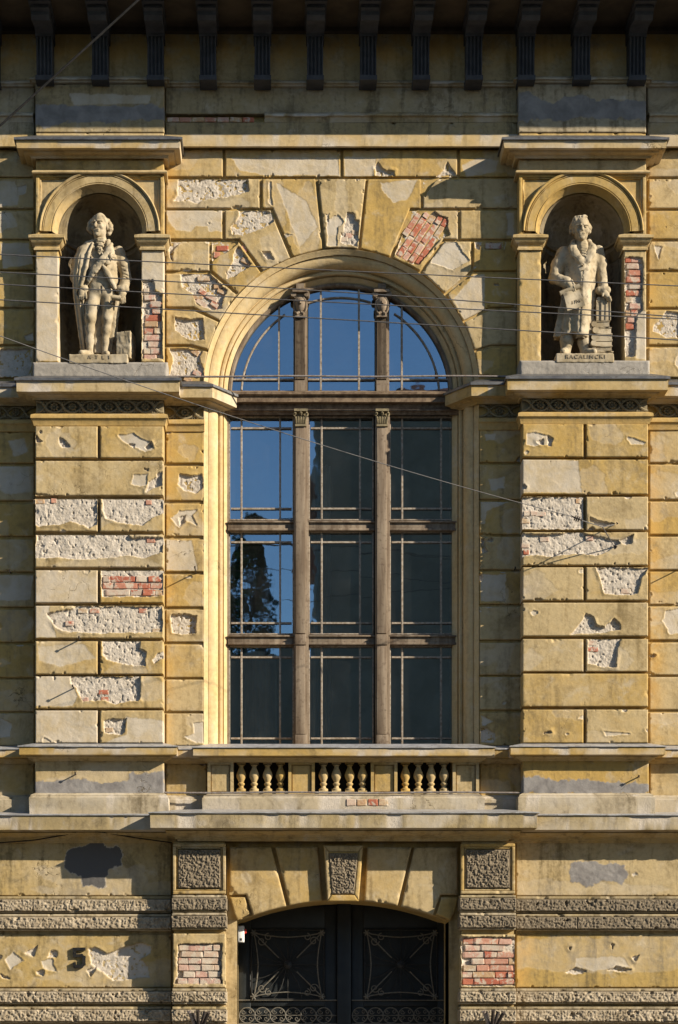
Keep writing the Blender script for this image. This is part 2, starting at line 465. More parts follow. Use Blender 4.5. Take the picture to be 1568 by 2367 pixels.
# window bay, left half
fe('r','C',(185,300),(770,300),(780,405),(640,445),(400,480),(360,510),(270,485),(150,490),(185,440))
fe('r','C',(700,560),(870,560),(975,575),(990,660),(850,730),(720,775),(640,760),(630,700),(680,640))
fe('g','C',(80,555),(555,555),(555,745),(450,740),(430,700),(340,690),(300,740),(170,730),(110,650))
fe('b','C',(470,818),(690,818),(690,850),(600,900),(475,985)); fe('r','C',(690,850),(800,1010),(770,1040),(660,1110),(600,1130),(590,1080),(640,1000),(650,920))
fe('r','C',(880,905),(950,905),(990,972),(930,978)); fe('r','C',(110,810),(240,812),(150,880),(145,985),(125,960))
fe('r','C',(205,1085),(455,1088),(600,1230),(570,1290),(560,1380),(470,1390),(340,1340),(300,1250),(220,1200))
fe('r','C',(165,1450),(290,1470),(400,1460),(410,1640),(330,1650),(220,1600),(160,1560))
fe('r','C',(120,1712),(390,1725),(370,1800),(400,1890),(400,1940),(110,1940),(150,1820))
fe('s','C',(940,325),(965,325),(970,520),(945,500)); fe('g','C',(640,130),(1530,125),(1530,275),(900,270),(700,230))
fe('g','C',(1000,330),(1250,480),(1350,700),(1200,880),(1100,600)); fe('s','C',(1420,600),(1450,590),(1440,660),(1420,660))
fe('o','C',(60,60),(200,100),(190,300),(170,600),(120,900),(130,1200),(110,1500),(120,1940),(60,1940))
# window bay, right half
fe('r','D',(170,570),(240,590),(240,640),(275,650),(265,870),(220,860),(115,830),(120,750),(150,740))
fe('s','D',(5,640),(100,600),(150,660),(100,700),(95,860),(10,860))
fe('r','D',(430,150),(460,210),(490,230),(570,235),(570,282),(410,278),(405,210)); fe('r','D',(1010,165),(1035,210),(1095,265),(1060,282),(920,280),(980,230))
fe('g','D',(1130,190),(1280,120),(1430,150),(1410,240),(1280,275),(1170,285)); fe('g','D',(155,120),(420,120),(400,280),(155,280))
fe('b','D',(795,300),(930,297),(890,350),(850,400),(830,450),(795,440)); fe('g','D',(450,330),(760,310),(680,480),(560,500),(470,400))
fe('b','D',(690,560),(900,560),(950,600),(1015,620),(1010,690),(1030,770),(960,800),(880,890),(780,1010),(740,1020),(575,935),(600,870))
fe('b','D',(1290,815),(1500,825),(1480,890),(1300,892)); fe('r','D',(1230,815),(1285,820),(1270,890),(1240,880)); fe('g','D',(1500,590),(1560,580),(1560,780),(1510,770))
fe('s','D',(870,1000),(960,830),(1080,830),(1190,980),(1060,1060)); fe('g','D',(1230,1100),(1320,1090),(1320,1400),(1150,1480),(1060,1300))
# niches and outer bays
fe('b','E',(1185,1040),(1270,1030),(1290,1130),(1350,1150),(1350,1685),(1180,1690)); fe('g','E',(280,860),(490,840),(490,1710),(280,1710)); fe('g','E',(1180,800),(1380,800),(1380,1160),(1180,1040))
fe('b','F',(1065,845),(1212,845),(1212,1280),(1160,1330),(1155,1480),(1150,1675),(1065,1680)); fe('g','F',(1150,1300),(1250,1290),(1250,1700),(1150,1690))
fe('g','J',(-60,470),(130,480),(180,590),(160,690),(-60,720)); fe('g','J',(-60,750),(100,760),(155,840),(155,890),(60,910),(10,950),(-60,940))
fe('r','J',(-60,2010),(300,2000),(280,2260),(-60,2260)); fe('s','J',(160,520),(240,510),(240,580),(170,600)); fe('s','J',(230,1890),(300,1860),(310,1930),(250,1930))
fe('g','J',(0,1040),(260,1040),(300,1230),(30,1270))
fe('r','K',(270,1650),(420,1680),(420,1900),(270,1900),(150,1840),(160,1790),(220,1720)); fe('s','K',(365,2060),(420,2060),(420,2250),(350,2150))
fe('s','K',(160,1060),(240,1070),(200,1190),(165,1110)); fe('o','K',(70,180),(150,200),(140,900),(150,1600),(150,2240),(70,2240))
fe('o','B',(1315,90),(1430,90),(1400,700),(1420,1400),(1410,2200),(1315,2200)); fe('o','A',(1100,90),(1160,90),(1150,700),(1160,1400),(1150,2200),(1100,2200))
# ground floor
fe('k','G',(440,760),(500,735),(580,735),(620,690),(690,690),(700,730),(800,740),(830,800),(820,860),(730,900),(700,1000),(560,1000),(545,930),(480,910),(440,870))
fe('r','G',(590,1415),(640,1410),(720,1450),(850,1400),(950,1380),(1020,1400),(1020,1450),(950,1490),(1000,1540),(1010,1610),(900,1620),(760,1635),(700,1580),(620,1520))
fe('r','G',(160,1450),(240,1400),(262,1385),(232,1475)); fe('r','G',(345,1428),(385,1440),(380,1475),(318,1478)); fe('r','G',(235,1570),(300,1555),(297,1608),(250,1592))
fe('r','G',(0,1585),(65,1622),(20,1615)); fe('r','G',(580,1560),(650,1540),(610,1602)); fe('s','G',(30,1490),(90,1440),(160,1500),(70,1560)); fe('r','G',(-30,1450),(15,1470),(-10,1500))
fe('s','G',(270,1500),(350,1480),(390,1580),(300,1560)); fe('r','G',(195,960),(208,960),(206,995),(196,990))
fe('b','G',(1195,1385),(1490,1385),(1490,1600),(1500,1655),(1170,1655),(1195,1600)); fe('b','I',(110,1340),(472,1340),(470,1668),(110,1668))
fe('c','I',(850,845),(960,835),(1060,840),(1120,825),(1200,860),(1240,920),(1190,985),(1120,965),(1050,970),(930,1005),(880,970),(840,970))
fe('r','I',(800,1580),(880,1545),(970,1570),(900,1592)); fe('r','I',(1080,1565),(1150,1538),(1250,1560),(1180,1578)); fe('r','I',(1250,1470),(1312,1460),(1280,1502))
fe('r','I',(825,1405),(848,1408),(840,1432)); fe('r','I',(1118,1385),(1135,1390),(1125,1420)); fe('o','I',(470,1330),(620,1330),(590,1500),(570,1680),(470,1680))
fe('g','I',(880,1480),(1190,1470),(1240,1540),(1000,1570),(880,1540))
fe('c','G',(225,300),(420,290),(470,270),(600,290),(850,290),(880,250),(920,225),(1000,245),(1120,225),(1120,385),(225,385))
fe('c','I',(515,250),(600,260),(700,265),(760,290),(900,280),(1000,280),(1100,300),(1390,300),(1390,375),(515,380))
fe('c','T',(150,480),(300,475),(330,490),(440,480),(560,490),(700,485),(770,500),(770,550),(660,555),(500,565),(300,565),(230,590),(150,575))
fe('c','U',(815,430),(890,425),(920,450),(980,470),(1080,450),(1130,445),(1200,460),(1430,470),(1430,550),(1150,550),(1000,555),(815,560))
fe('g','U',(1252,440),(1328,440),(1328,462),(1252,462)); fe('g','T',(320,430),(700,440),(690,480),(340,485))

BRICK_TURN = {}          # index of feature -> rotation of its bricks (radians)

def psd(X, Z, poly):
    """signed distance, positive inside"""
    P = np.asarray(poly, np.float64)
    d2 = np.full(X.shape, 1e9); ins = np.zeros(X.shape, bool)
    n = len(P)
    for i in range(n):
        ax, az = P[i]; bx, bz = P[(i + 1) % n]
        ex, ez = bx - ax, bz - az
        t = np.clip(((X - ax) * ex + (Z - az) * ez) / (ex * ex + ez * ez + 1e-12), 0, 1)
        d2 = np.minimum(d2, (X - ax - t * ex) ** 2 + (Z - az - t * ez) ** 2)
        c = (az > Z) != (bz > Z)
        with np.errstate(divide='ignore', invalid='ignore'):
            xi = ax + (Z - az) / (ez if abs(ez) > 1e-12 else 1e-12) * ex
        ins ^= c & (X < xi)
    d = np.sqrt(d2)
    return np.where(ins, d, -d)

_seed = [0]
def relief(X, Z, d, p, feats, edge, rough, seed, depth=0.026, chip=1.0):
    """height field of a weathered stucco face; returns depth and colour mask"""
    H = p + (fbm(X, Z, 3.1, 3, seed) - .5) * .010 + (fbm(X, Z, 26., 2, seed + 3) - .5) * rough
    mask = np.zeros(X.shape + (4,), np.float32)
    ch = np.maximum(0, fbm(X, Z, 15., 3, seed + 5) - .68) * .16 * chip
    dd = d - ch
    t = np.clip(1 - dd / edge, 0, 1)
    H = H - edge * .95 * t * t - np.clip(-dd, 0, .02) * .9
    for kind, poly in feats:
        s = psd(X, Z, poly) + (fbm(X, Z, 30., 3, seed + 7) - .5) * .022 + (fbm(X, Z, 9., 2, seed + 9) - .5) * .018
        if kind in 'rb':
            dep = depth if kind == 'r' else depth + .006
            lump = (fbm(X, Z, 11., 2, seed + 12) - .5) * .012 + (fbm(X, Z, 46., 3, seed + 11) - .5) * .009 + (fbm(X, Z, 110., 1, seed + 13) - .5) * .004
            pit = np.maximum(0, fbm(X, Z, 34., 2, seed + 15) - .66) * .07
            m = sstep(-.002, .005, s)
            lip = sstep(-.05, -.004, s) * (1 - m) * sstep(.45, .7, fbm(X, Z, 6., 2, seed + 17)) * .009
            H = (H + lip) * (1 - m) + (p - dep + lump - pit) * m
            mask[..., 0] = np.maximum(mask[..., 0], m)
        elif kind == 's':
            m = sstep(-.001, .004, s)
            lip = sstep(-.03, -.003, s) * (1 - m) * .004
            H = H + lip - .006 * m
            mask[..., 2] = np.maximum(mask[..., 2], m)
        elif kind == 'g':
            m = sstep(-.004, .006, s)
            H = H - .0025 * m
            mask[..., 2] = np.maximum(mask[..., 2], m * .85)
        elif kind == 'h':
            s = s + (fbm(X, Z, 8., 4, seed + 25) - .5) * .10
            m = sstep(-.006, .012, s)
            H = H - .0018 * m
            mask[..., 2] = np.maximum(mask[..., 2], m * .30)
        elif kind in 'ck':
            s = s + (fbm(X, Z, 11., 4, seed + 27) - .5) * .09
            m = sstep(-.004, .007, s)
            H = H + .0025 * m + m * (fbm(X, Z, 20., 3, seed + 19) - .5) * .006
            mask[..., 1] = np.maximum(mask[..., 1], m)
            mask[..., 2] = np.where(m > .01, (1.0 if kind == 'k' else 0.0), mask[..., 2])
        elif kind == 'o':
            mask[..., 3] = np.maximum(mask[..., 3], sstep(-.08, .10, s + (fbm(X, Z, 4., 3, seed) - .5) * .12) * .65)
    return H, mask

def pick(x0, x1, z0, z1, p, kinds=None):
    out = []
    for k, poly in FE:
        if kinds and k not in kinds: continue
        q = W2(poly, p)
        xs = [a for a, b in q]; zs = [b for a, b in q]
        if min(xs) < x1 and max(xs) > x0 and min(zs) < z1 and max(zs) > z0:
            # leave out features that only graze the edge
            ox = min(max(xs), x1) - max(min(xs), x0); oz = min(max(zs), z1) - max(min(zs), z0)
            if ox > .025 and oz > .025:
                out.append((k, q))
    return out

_wr = random.Random(21)
def wear_spots(x0, x1, z0, z1, p):
    """a few old repaint edges and chips that every block has picked up"""
    out = []
    w, h = x1 - x0, z1 - z0
    def blob(cx, cz, rx, rz, n, j):
        a0 = _wr.uniform(0, 6.28)
        return [(cx + rx * math.cos(a0 + 6.283 * i / n) * _wr.uniform(1 - j, 1 + j), cz + rz * math.sin(a0 + 6.283 * i / n) * _wr.uniform(1 - j, 1 + j)) for i in range(n)]
    for i in range(_wr.choice([0, 1, 1, 2])):
        out.append(('h', blob(_wr.uniform(x0, x1), _wr.uniform(z0, z1), w * _wr.uniform(.15, .5), h * _wr.uniform(.2, .55), _wr.randint(7, 12), .35)))
    for i in range(_wr.choice([0, 0, 1, 1, 2])):
        r_ = _wr.uniform(.012, .034)
        ex = _wr.random() < .6
        cx = _wr.choice([x0, x1]) if ex and _wr.random() < .5 else _wr.uniform(x0, x1)
        cz = _wr.choice([z0, z1]) if ex and x0 < cx < x1 else _wr.uniform(z0, z1)
        out.append((_wr.choice(['r', 's', 's']), blob(cx, cz, r_ * 1.5, r_, 6, .4)))
    return out

def axis(a, b, res, edge):
    L = b - a
    e = [0, edge * .3, edge * .65, edge]
    e = [v for v in e if v < L * .3]
    n = max(1, int(round((L - 2 * e[-1]) / res)))
    mid = np.linspace(a + e[-1], b - e[-1], n + 1)
    return np.concatenate([[a + v for v in e[:-1]], mid, [b - v for v in reversed(e[:-1])]])

def grid_faces(nx, nz, off=0):
    i = np.arange(nx - 1)[:, None]; j = np.arange(nz - 1)[None, :]
    a = (i * nz + j).ravel() + off
    return np.stack([a, a + nz, a + nz + 1, a + 1], 1)

def block(name, parent, x0, x1, z0, z1, p, back, mat='stucco', edge=.011, rough=.002, res=None, feats=None,
          verm=0.0, vf=24., chip=1.0, bricks=True, depth=.026, bmat=None):
    """one weathered stucco block: front height field and four sides"""
    _seed[0] += 1; sd = _seed[0] * 1.37
    if feats is None:
        feats = pick(x0, x1, z0, z1, p)
        if name in ('stucco_block', 'plaster_field', 'pedestal_panel'): feats = wear_spots(x0, x1, z0, z1, p) + feats
    if res is None:
        res = .0075 if any(k in 'rbs' for k, q in feats) else (.012 if feats else .02)
        if verm: res = min(res, .0075)
    xs = axis(x0, x1, res, edge); zs = axis(z0, z1, res, edge)
    X, Z = np.meshgrid(xs, zs, indexing='ij')
    d = np.minimum(np.minimum(X - x0, x1 - X), np.minimum(Z - z0, z1 - Z))
    H, mask = relief(X, Z, d, p, feats, edge, rough, sd, chip=chip, depth=depth)
    if verm:
        v = np.abs(fbm(X, Z, vf, 3, sd + 21) - .5) * 2
        v2 = fbm(X, Z, vf * 2.2, 2, sd + 23)
        H = H + (sstep(0., .35, v) * .7 + v2 * .6 - .9) * verm * sstep(0, .02, d)
    nx, nz = X.shape
    V = np.stack([X, -H, Z], -1).reshape(-1, 3)
    F = [grid_faces(nx, nz)]
    Mk = [mask.reshape(-1, 4)]
    idx = np.arange(nx * nz).reshape(nx, nz)
    Vs = [V]; off = len(V)
    for loop in (idx[:, 0], idx[-1, :], idx[::-1, -1], idx[0, ::-1]):
        a = V[loop]; b = a.copy(); b[:, 1] = -back
        n = len(loop)
        Vs += [a, b]; Mk += [Mk[0][loop], Mk[0][loop] * [0, 1, 1, 1]]
        i = np.arange(n - 1)
        F.append(np.stack([off + i, off + n + i, off + n + i + 1, off + i + 1], 1)); off += 2 * n
    me = np_mesh(name, np.concatenate(Vs), np.concatenate(F), np.concatenate(Mk))
    o = obj(name, me, mat, parent)
    if bricks:
        for k, q in feats:
            if k == 'b': lay_bricks(parent, q, p, (x0, x1, z0, z1), bmat=bmat)
    return o

def dblock(name, parent, dx0, dx1, dy0, dy1, p, back, **kw):
    return block(name, parent, WX(dx0, p), WX(dx1, p), WZ(dy1, p), WZ(dy0, p), p, back, **kw)

def pblock(name, parent, poly, p, back, mat='stucco', edge=.011, rough=.002, res=None, feats=None, verm=0., vf=24., chip=1.0, turn=0.0, depth=.026):
    """the same for a block of any outline (world x,z points)"""
    _seed[0] += 1; sd = _seed[0] * 1.37
    P = np.array(poly, float)
    x0, z0 = P.min(0); x1, z1 = P.max(0)
    if feats is None: feats = wear_spots(x0, x1, z0, z1, p) + pick(x0, x1, z0, z1, p)
    if res is None: res = .008 if any(k in 'rbs' for k, q in feats) else .016
    if verm: res = .0075
    ol = []
    n = len(P)
    for i in range(n):
        a, b = P[i], P[(i + 1) % n]
        k = max(1, int(np.hypot(*(b - a)) / max(res * 1.3, .012)))
        ol += [a + (b - a) * t / k for t in range(k)]
    ol = np.array(ol)
    # interior: hexagonal points, plus rings of points just inside the edge
    gx = np.arange(x0, x1, res); gz = np.arange(z0, z1, res * .9)
    X, Z = np.meshgrid(gx, gz, indexing='ij'); X = X + (np.arange(len(gz)) % 2)[None, :] * res * .5
    X = X.ravel(); Z = Z.ravel()
    s = psd(X, Z, P); k = s > edge * 1.25
    pts = [ol]
    nrm = np.roll(ol, -1, 0) - np.roll(ol, 1, 0)
    nrm = np.stack([-nrm[:, 1], nrm[:, 0]], 1) / (np.hypot(nrm[:, 0], nrm[:, 1])[:, None] + 1e-9)
    area = np.sum(P[:, 0] * np.roll(P[:, 1], -1) - np.roll(P[:, 0], -1) * P[:, 1])
    if area < 0: nrm = -nrm
    for e in (.35, .75):
        r_ = ol + nrm * edge * e
        pts.append(r_[psd(r_[:, 0], r_[:, 1], P) > edge * e * .8])
    pts.append(np.stack([X[k], Z[k]], 1))
    allp = np.concatenate(pts)
    nb = len(ol)
    res_ = geometry.delaunay_2d_cdt([Vector((float(a), float(b))) for a, b in allp], [], [list(range(nb))], 1, 1e-6)
    vv = np.array([(v.x, v.y) for v in res_[0]]); tri = res_[2]
    d = psd(vv[:, 0], vv[:, 1], P)
    H, mask = relief(vv[:, 0], vv[:, 1], np.maximum(d, 0), p, feats, edge, rough, sd, chip=chip, depth=depth)
    if verm:
        v = np.abs(fbm(vv[:, 0], vv[:, 1], vf, 3, sd + 21) - .5) * 2
        H = H + (sstep(0., .35, v) * .7 + fbm(vv[:, 0], vv[:, 1], vf * 2.2, 2, sd + 23) * .6 - .9) * verm * sstep(0, .02, d)
    V = np.stack([vv[:, 0], -H, vv[:, 1]], 1)
    F = []
    for t in tri:
        a, b, c = vv[t[0]], vv[t[1]], vv[t[2]]
        ar = (b[0] - a[0]) * (c[1] - a[1]) - (b[1] - a[1]) * (c[0] - a[0])
        F.append(tuple(t) if ar > 0 else tuple(reversed(t)))
    # sides along the outline
    Hb, mb = relief(ol[:, 0], ol[:, 1], np.zeros(nb), p, feats, edge, rough, sd, chip=chip, depth=depth)
    a = np.stack([ol[:, 0], -Hb, ol[:, 1]], 1); b = a.copy(); b[:, 1] = -back
    o0 = len(V)
    V = np.concatenate([V, a, b]); mask = np.concatenate([mask, mb, mb * [0, 1, 1, 1]])
    for i in range(nb):
        j = (i + 1) % nb
        q = (o0 + i, o0 + nb + i, o0 + nb + j, o0 + j)
        F.append(q if area > 0 else tuple(reversed(q)))
    me = np_mesh(name, V, F, mask, sharp=55)
    o = obj(name, me, mat, parent)
    for k_, q in feats:
        if k_ == 'b': lay_bricks(parent, q, p, (x0, x1, z0, z1), turn, P)
    return o

# ------------------------------------------------------------------ bricks
_bm = []; _bp = []
def brick_meshes():
    for k in range(7):
        rg = np.random.RandomState(50 + k)
        bm = bmesh.new(); bmesh.ops.create_cube(bm, size=1.0)
        bmesh.ops.bevel(bm, geom=bm.edges[:], offset=.07, segments=1, affect='EDGES')
        for v in bm.verts:
            v.co += Vector(rg.uniform(-1, 1, 3)) * Vector((.035, .05, .06)) if False else Vector((rg.uniform(-.03, .03), rg.uniform(-.05, .05), rg.uniform(-.06, .06)))
        me = bpy.data.meshes.new('brick'); bm.to_mesh(me); bm.free()
        me.materials.append(M['brick'])
        _bm.append(me)
        m2 = me.copy(); m2.materials.clear(); m2.materials.append(M['brick_pale']); _bp.append(m2)
brick_meshes()

def put_brick(parent, x, z, p_front, L, hgt, turn=0.0, mesh=None, tilt=0.0):
    me = mesh or random.choice(_bm)
    o = bpy.data.objects.new('brick', me); COL.objects.link(o); o.parent = parent
    th = .06
    o.location = (x, -(p_front - th / 2), z)
    o.rotation_euler = (random.uniform(-.03, .03), turn + random.uniform(-.02, .02), random.uniform(-.04, .04))
    o.scale = (L, th, hgt)
    return o

def lay_bricks(parent, poly, p, rect, turn=0.0, clip=None, bmat=None):
    P = np.array(poly); c = P.mean(0); ct, st = math.cos(turn), math.sin(turn)
    pitch = .0765
    ext = np.abs(P - c).max() * 1.5
    nrow = int(ext / pitch) + 1
    for r_ in range(-nrow, nrow + 1):
        v = r_ * pitch
        u = -ext + random.uniform(0, .2)
        while u < ext:
            L = random.choice([.135, .135, .27]) * random.uniform(.93, 1.04)
            uc = u + L / 2
            segs = [(uc, L)]
            for uc_, L_ in segs:
                pts_u = np.linspace(uc_ - L_ / 2, uc_ + L_ / 2, 9)
                px = c[0] + pts_u * ct + v * st
                pz = c[1] - pts_u * st + v * ct
                ok = psd(px, pz, poly) > .012
                if clip is not None: ok &= psd(px, pz, clip) > .02
                else: ok &= (px > rect[0] + .004) & (px < rect[1] - .004) & (pz > rect[2] + .02) & (pz < rect[3] - .02)
                if ok.sum() >= 4:
                    us = pts_u[ok]; La = us.max() - us.min() + .012; um = (us.max() + us.min()) / 2
                    if La > .05 and random.random() > .03:
                        put_brick(parent, c[0] + um * ct + v * st, c[1] - um * st + v * ct,
                                  p - .018 + random.uniform(-.008, .006), La, .066 * random.uniform(.92, 1.03), turn, mesh=random.choice(_bp) if bmat else None)
            u += L + .012

# ------------------------------------------------------------------ mouldings
def densify(path, step):
    out = []
    for i in range(len(path) - 1):
        a = np.array(path[i], float); b = np.array(path[i + 1], float)
        n = max(1, int(np.hypot(*(b - a)) / step))
        for t in range(n): out.append((a + (b - a) * t / n, t == 0))
    out.append((np.array(path[-1], float), True))
    return out

def sweep(name, parent, path, prof, mat='stucco_smooth', step=.035, wear=.0022, chips=0.0, seed=None, caps=True, sharp=32):
    """prof [(offset, z)] carried along a plan line path [(x, p)]; corners are mitred"""
    _seed[0] += 1; sd = seed if seed is not None else _seed[0] * 2.11
    n = len(path)
    seg = [np.array(path[i + 1], float) - np.array(path[i], float) for i in range(n - 1)]
    nr = [np.array((-s[1], s[0])) / (np.hypot(*s) + 1e-12) for s in seg]
    mit = []
    for i in range(n):
        a = nr[max(i - 1, 0)]; b = nr[min(i, n - 2)]
        mit.append((a + b) / (1 + a.dot(b)))
    rings = []; mks = []
    om = max(o for o, z in prof)
    s_len = 0.0; last = None
    for i in range(n - 1):
        a = np.array(path[i], float); b = np.array(path[i + 1], float)
        L = np.hypot(*(b - a)); k = max(1, int(L / step))
        for t in range(k + (1 if i == n - 2 else 0)):
            f = t / k
            q = a + (b - a) * f
            mm = mit[i] if t == 0 else (mit[i + 1] if t == k else nr[i])
            rings.append((q, mm, s_len + L * f))
        s_len += L
    # interpolate offsets near mitres exactly: rings between use the straight normal but must stay inside the corner
    nv = len(prof)
    V = np.zeros((len(rings), nv, 3)); mk = np.zeros((len(rings), nv, 4))
    oo = np.array([o for o, z in prof]); zz = np.array([z for o, z in prof])
    S = np.array([r_[2] for r_ in rings])
    wob = (fbm(S[:, None] + 0 * oo[None], zz[None] * 3 + 0 * S[:, None], 5., 3, sd) - .5) * wear * 2
    cut = np.zeros_like(wob)
    if chips:
        c = sstep(.60, .66, fbm(S[:, None] + 0 * oo[None], zz[None] + 0 * S[:, None], 4.5, 4, sd + 2)) * (oo[None] > om * .72)
        cut = c * chips
        mk[..., 0] = c
    if chips:
        g = sstep(.5, .62, fbm(S[:, None] + 0 * oo[None], zz[None] * 2 + 0 * S[:, None], 3.0, 4, sd + 6))
        mk[..., 2] = g * .6
    for i, (q, mm, s) in enumerate(rings):
        o_ = oo + np.where(oo > .004, wob[i] - cut[i], 0)
        V[i, :, 0] = q[0] + mm[0] * o_
        V[i, :, 1] = -(q[1] + mm[1] * o_)
        V[i, :, 2] = zz + wob[i] * .6
    # rings next to a mitred corner may cross it: clamp them between the corner rings
    cid = [i for i, r_ in enumerate(rings) if any(abs(r_[0][0] - c[0]) < 1e-9 and abs(r_[0][1] - c[1]) < 1e-9 for c in path)]
    for a, b in zip(cid[:-1], cid[1:]):
        dirv = V[b, 0, :2] - V[a, 0, :2]
        base = rings[b][0] - rings[a][0]; L = np.hypot(*base)
        u = np.array([base[0], -base[1]]) / (L + 1e-12)
        for j in range(nv):
            ta = V[a, j, 0] * u[0] + V[a, j, 1] * u[1]; tb = V[b, j, 0] * u[0] + V[b, j, 1] * u[1]
            for i in range(a + 1, b):
                t = V[i, j, 0] * u[0] + V[i, j, 1] * u[1]
                tt = ta + (tb - ta) * (i - a) / (b - a)
                V[i, j, :2] += u * (tt - t)
    F = grid_faces(len(rings), nv)
    Fl = [tuple(f[::-1]) for f in F.tolist()]
    if caps:
        Fl.append(tuple(range(nv))); Fl.append(tuple((len(rings) - 1) * nv + j for j in range(nv - 1, -1, -1)))
    me = np_mesh(name, V.reshape(-1, 3), Fl, mk.reshape(-1, 4), sharp=sharp)
    return obj(name, me, mat, parent)

def arc_sweep(name, parent, cx, cz, prof, a0, a1, n=64, mat='stucco_smooth', wear=.002, legs=None, sharp=32):
    """prof [(r, p)] turned about an axis through (cx, cz); legs: heights for straight runs at either end"""
    _seed[0] += 1; sd = _seed[0] * 1.9
    V = []; nv = len(prof)
    ang = np.linspace(a0, a1, n + 1)
    rows = []
    if legs: rows.append(('L', a0, legs[0]))
    rows += [('A', a, None) for a in ang]
    if legs: rows.append(('L', a1, legs[1]))
    fin = []
    for r_ in rows:
        if r_[0] == 'L' : fin.append(r_)
        else: fin.append(r_)
    out = []
    for i, (k, a, z) in enumerate(fin):
        if k == 'A': out.append((a, None))
        else:
            m = 22
            zs = np.linspace(z, cz, m) if i == 0 else np.linspace(cz, z, m)
            for q in (zs[:-1] if i == 0 else zs[1:]): out.append((a, q))
    ca = np.array([math.cos(a) for a, z in out]); sa = np.array([math.sin(a) for a, z in out])
    rr = np.array([r_ for r_, p in prof]); pp = np.array([p for r_, p in prof])
    X = cx + ca[:, None] * rr[None]
    Z = np.array([[cz + s * r_ if z is None else z for r_ in rr] for (a, z), s in zip(out, sa)])
    w = (fbm(X * 3 + rr[None] * 9, Z * 3, 2.2, 3, sd) - .5) * wear * 2
    P = pp[None] + w
    V = np.stack([X, -P, Z], -1)
    F = grid_faces(len(out), nv)
    if a1 < a0: F = F[:, ::-1]
    mk = np.zeros(X.shape + (4,), np.float32)
    me = np_mesh(name, V.reshape(-1, 3), F, mk.reshape(-1, 4), sharp=sharp)
    bm = bmesh.new(); bm.from_mesh(me); bm.normal_update()
    # outward: most faces must look towards the street (-y)
    s = sum(f.normal.y * f.calc_area() for f in bm.faces)
    if s > 0: bmesh.ops.reverse_faces(bm, faces=bm.faces[:])
    bm.to_mesh(me); bm.free()
    return obj(name, me, mat, parent)

def plate(name, parent, outer, holes, p, back, mat):
    """flat wall sheet with openings; outer and holes are lists of world (x,z); hole edges get reveals back to 'back'"""
    loops = [outer] + holes
    tri = geometry.tessellate_polygon([[Vector((x, z, 0)) for x, z in l] for l in loops])
    pts = [q for l in loops for q in l]
    V = [(x, -p, z) for x, z in pts]
    F = []
    for t in tri:
        a, b, c = (pts[i] for i in t)
        ar = (b[0] - a[0]) * (c[1] - a[1]) - (b[1] - a[1]) * (c[0] - a[0])
        if abs(ar) < 1e-10: continue
        F.append(tuple(t) if ar > 0 else tuple(reversed(t)))
    for li, l in enumerate(loops):
        n0 = len(V)
        area = sum(l[i][0] * l[(i + 1) % len(l)][1] - l[(i + 1) % len(l)][0] * l[i][1] for i in range(len(l)))
        for x, z in l: V += [(x, -p, z), (x, -back, z)]
        flip = (area > 0) == (li == 0)
        for i in range(len(l)):
            j = (i + 1) % len(l)
            q = (n0 + 2 * i, n0 + 2 * i + 1, n0 + 2 * j + 1, n0 + 2 * j)
            F.append(q if flip else tuple(reversed(q)))
    me = np_mesh(name, V, F, smooth=False)
    return obj(name, me, mat, parent)

def arch_loop(cx, cz, r, z0, n=40):
    """opening with a round head: straight down to z0"""
    pts = [(cx + r, z0)] + [(cx + r * math.cos(a), cz + r * math.sin(a)) for a in np.linspace(0, math.pi, n + 1)] + [(cx - r, z0)]
    return pts

def cyma(o0, z0, o1, z1, n=6):
    """an S curve from (o0,z0) to (o1,z1)"""
    return [(o0 + (o1 - o0) * t, z0 + (z1 - z0) * (t * t * (3 - 2 * t))) for t in [i / n for i in range(1, n)]] + [(o1, z1)]

def prof_at(pb, pts):
    """profile points given as (offset, elevation y as seen at that depth)"""
    return [(o, WZ(y, pb + o)) for o, y in pts]
# ================================================================== the building
XL, XR = -300, 2350                     # how far the front runs, in elevation units
PL = .268
PW, PP = .03, .23                       # face of the wall blocks, face of the pilaster blocks
house = empty('town_house')
tag(house, 'ochre stucco townhouse front with peeling plaster, tall arched window and two statue niches', 'building')

def DB(mb, dx0, dx1, dy0, dy1, p0, p1):
    return mb.box(WX(dx0, p1), WX(dx1, p1), WZ(dy1, p1), WZ(dy0, p1), p0, p1)

U = 1 / 200.0
ACX, ACZ = WX(789.6, .06), WZ(891, .06)
UA = U * (DIST - .06) / DIST
SILL_Z = WZ(1733, .1)
DCX = WX(794, .13)
DOOR_HW = (WX(1040, .13) - WX(548, .13)) / 2
DOOR_SPR = WZ(2129, .13)
DOOR_TOP = WZ(2079, .13)
_sg = DOOR_TOP - DOOR_SPR
DR = (DOOR_HW ** 2 + _sg ** 2) / (2 * _sg)
DCZ = DOOR_TOP - DR
DA = math.asin(DOOR_HW / DR)
def door_arc(n=24, r=None, a=None):
    r = r or DR; a = a or DA
    return [(DCX + r * math.sin(t), DCZ + r * math.cos(t)) for t in np.linspace(a, -a, n + 1)]

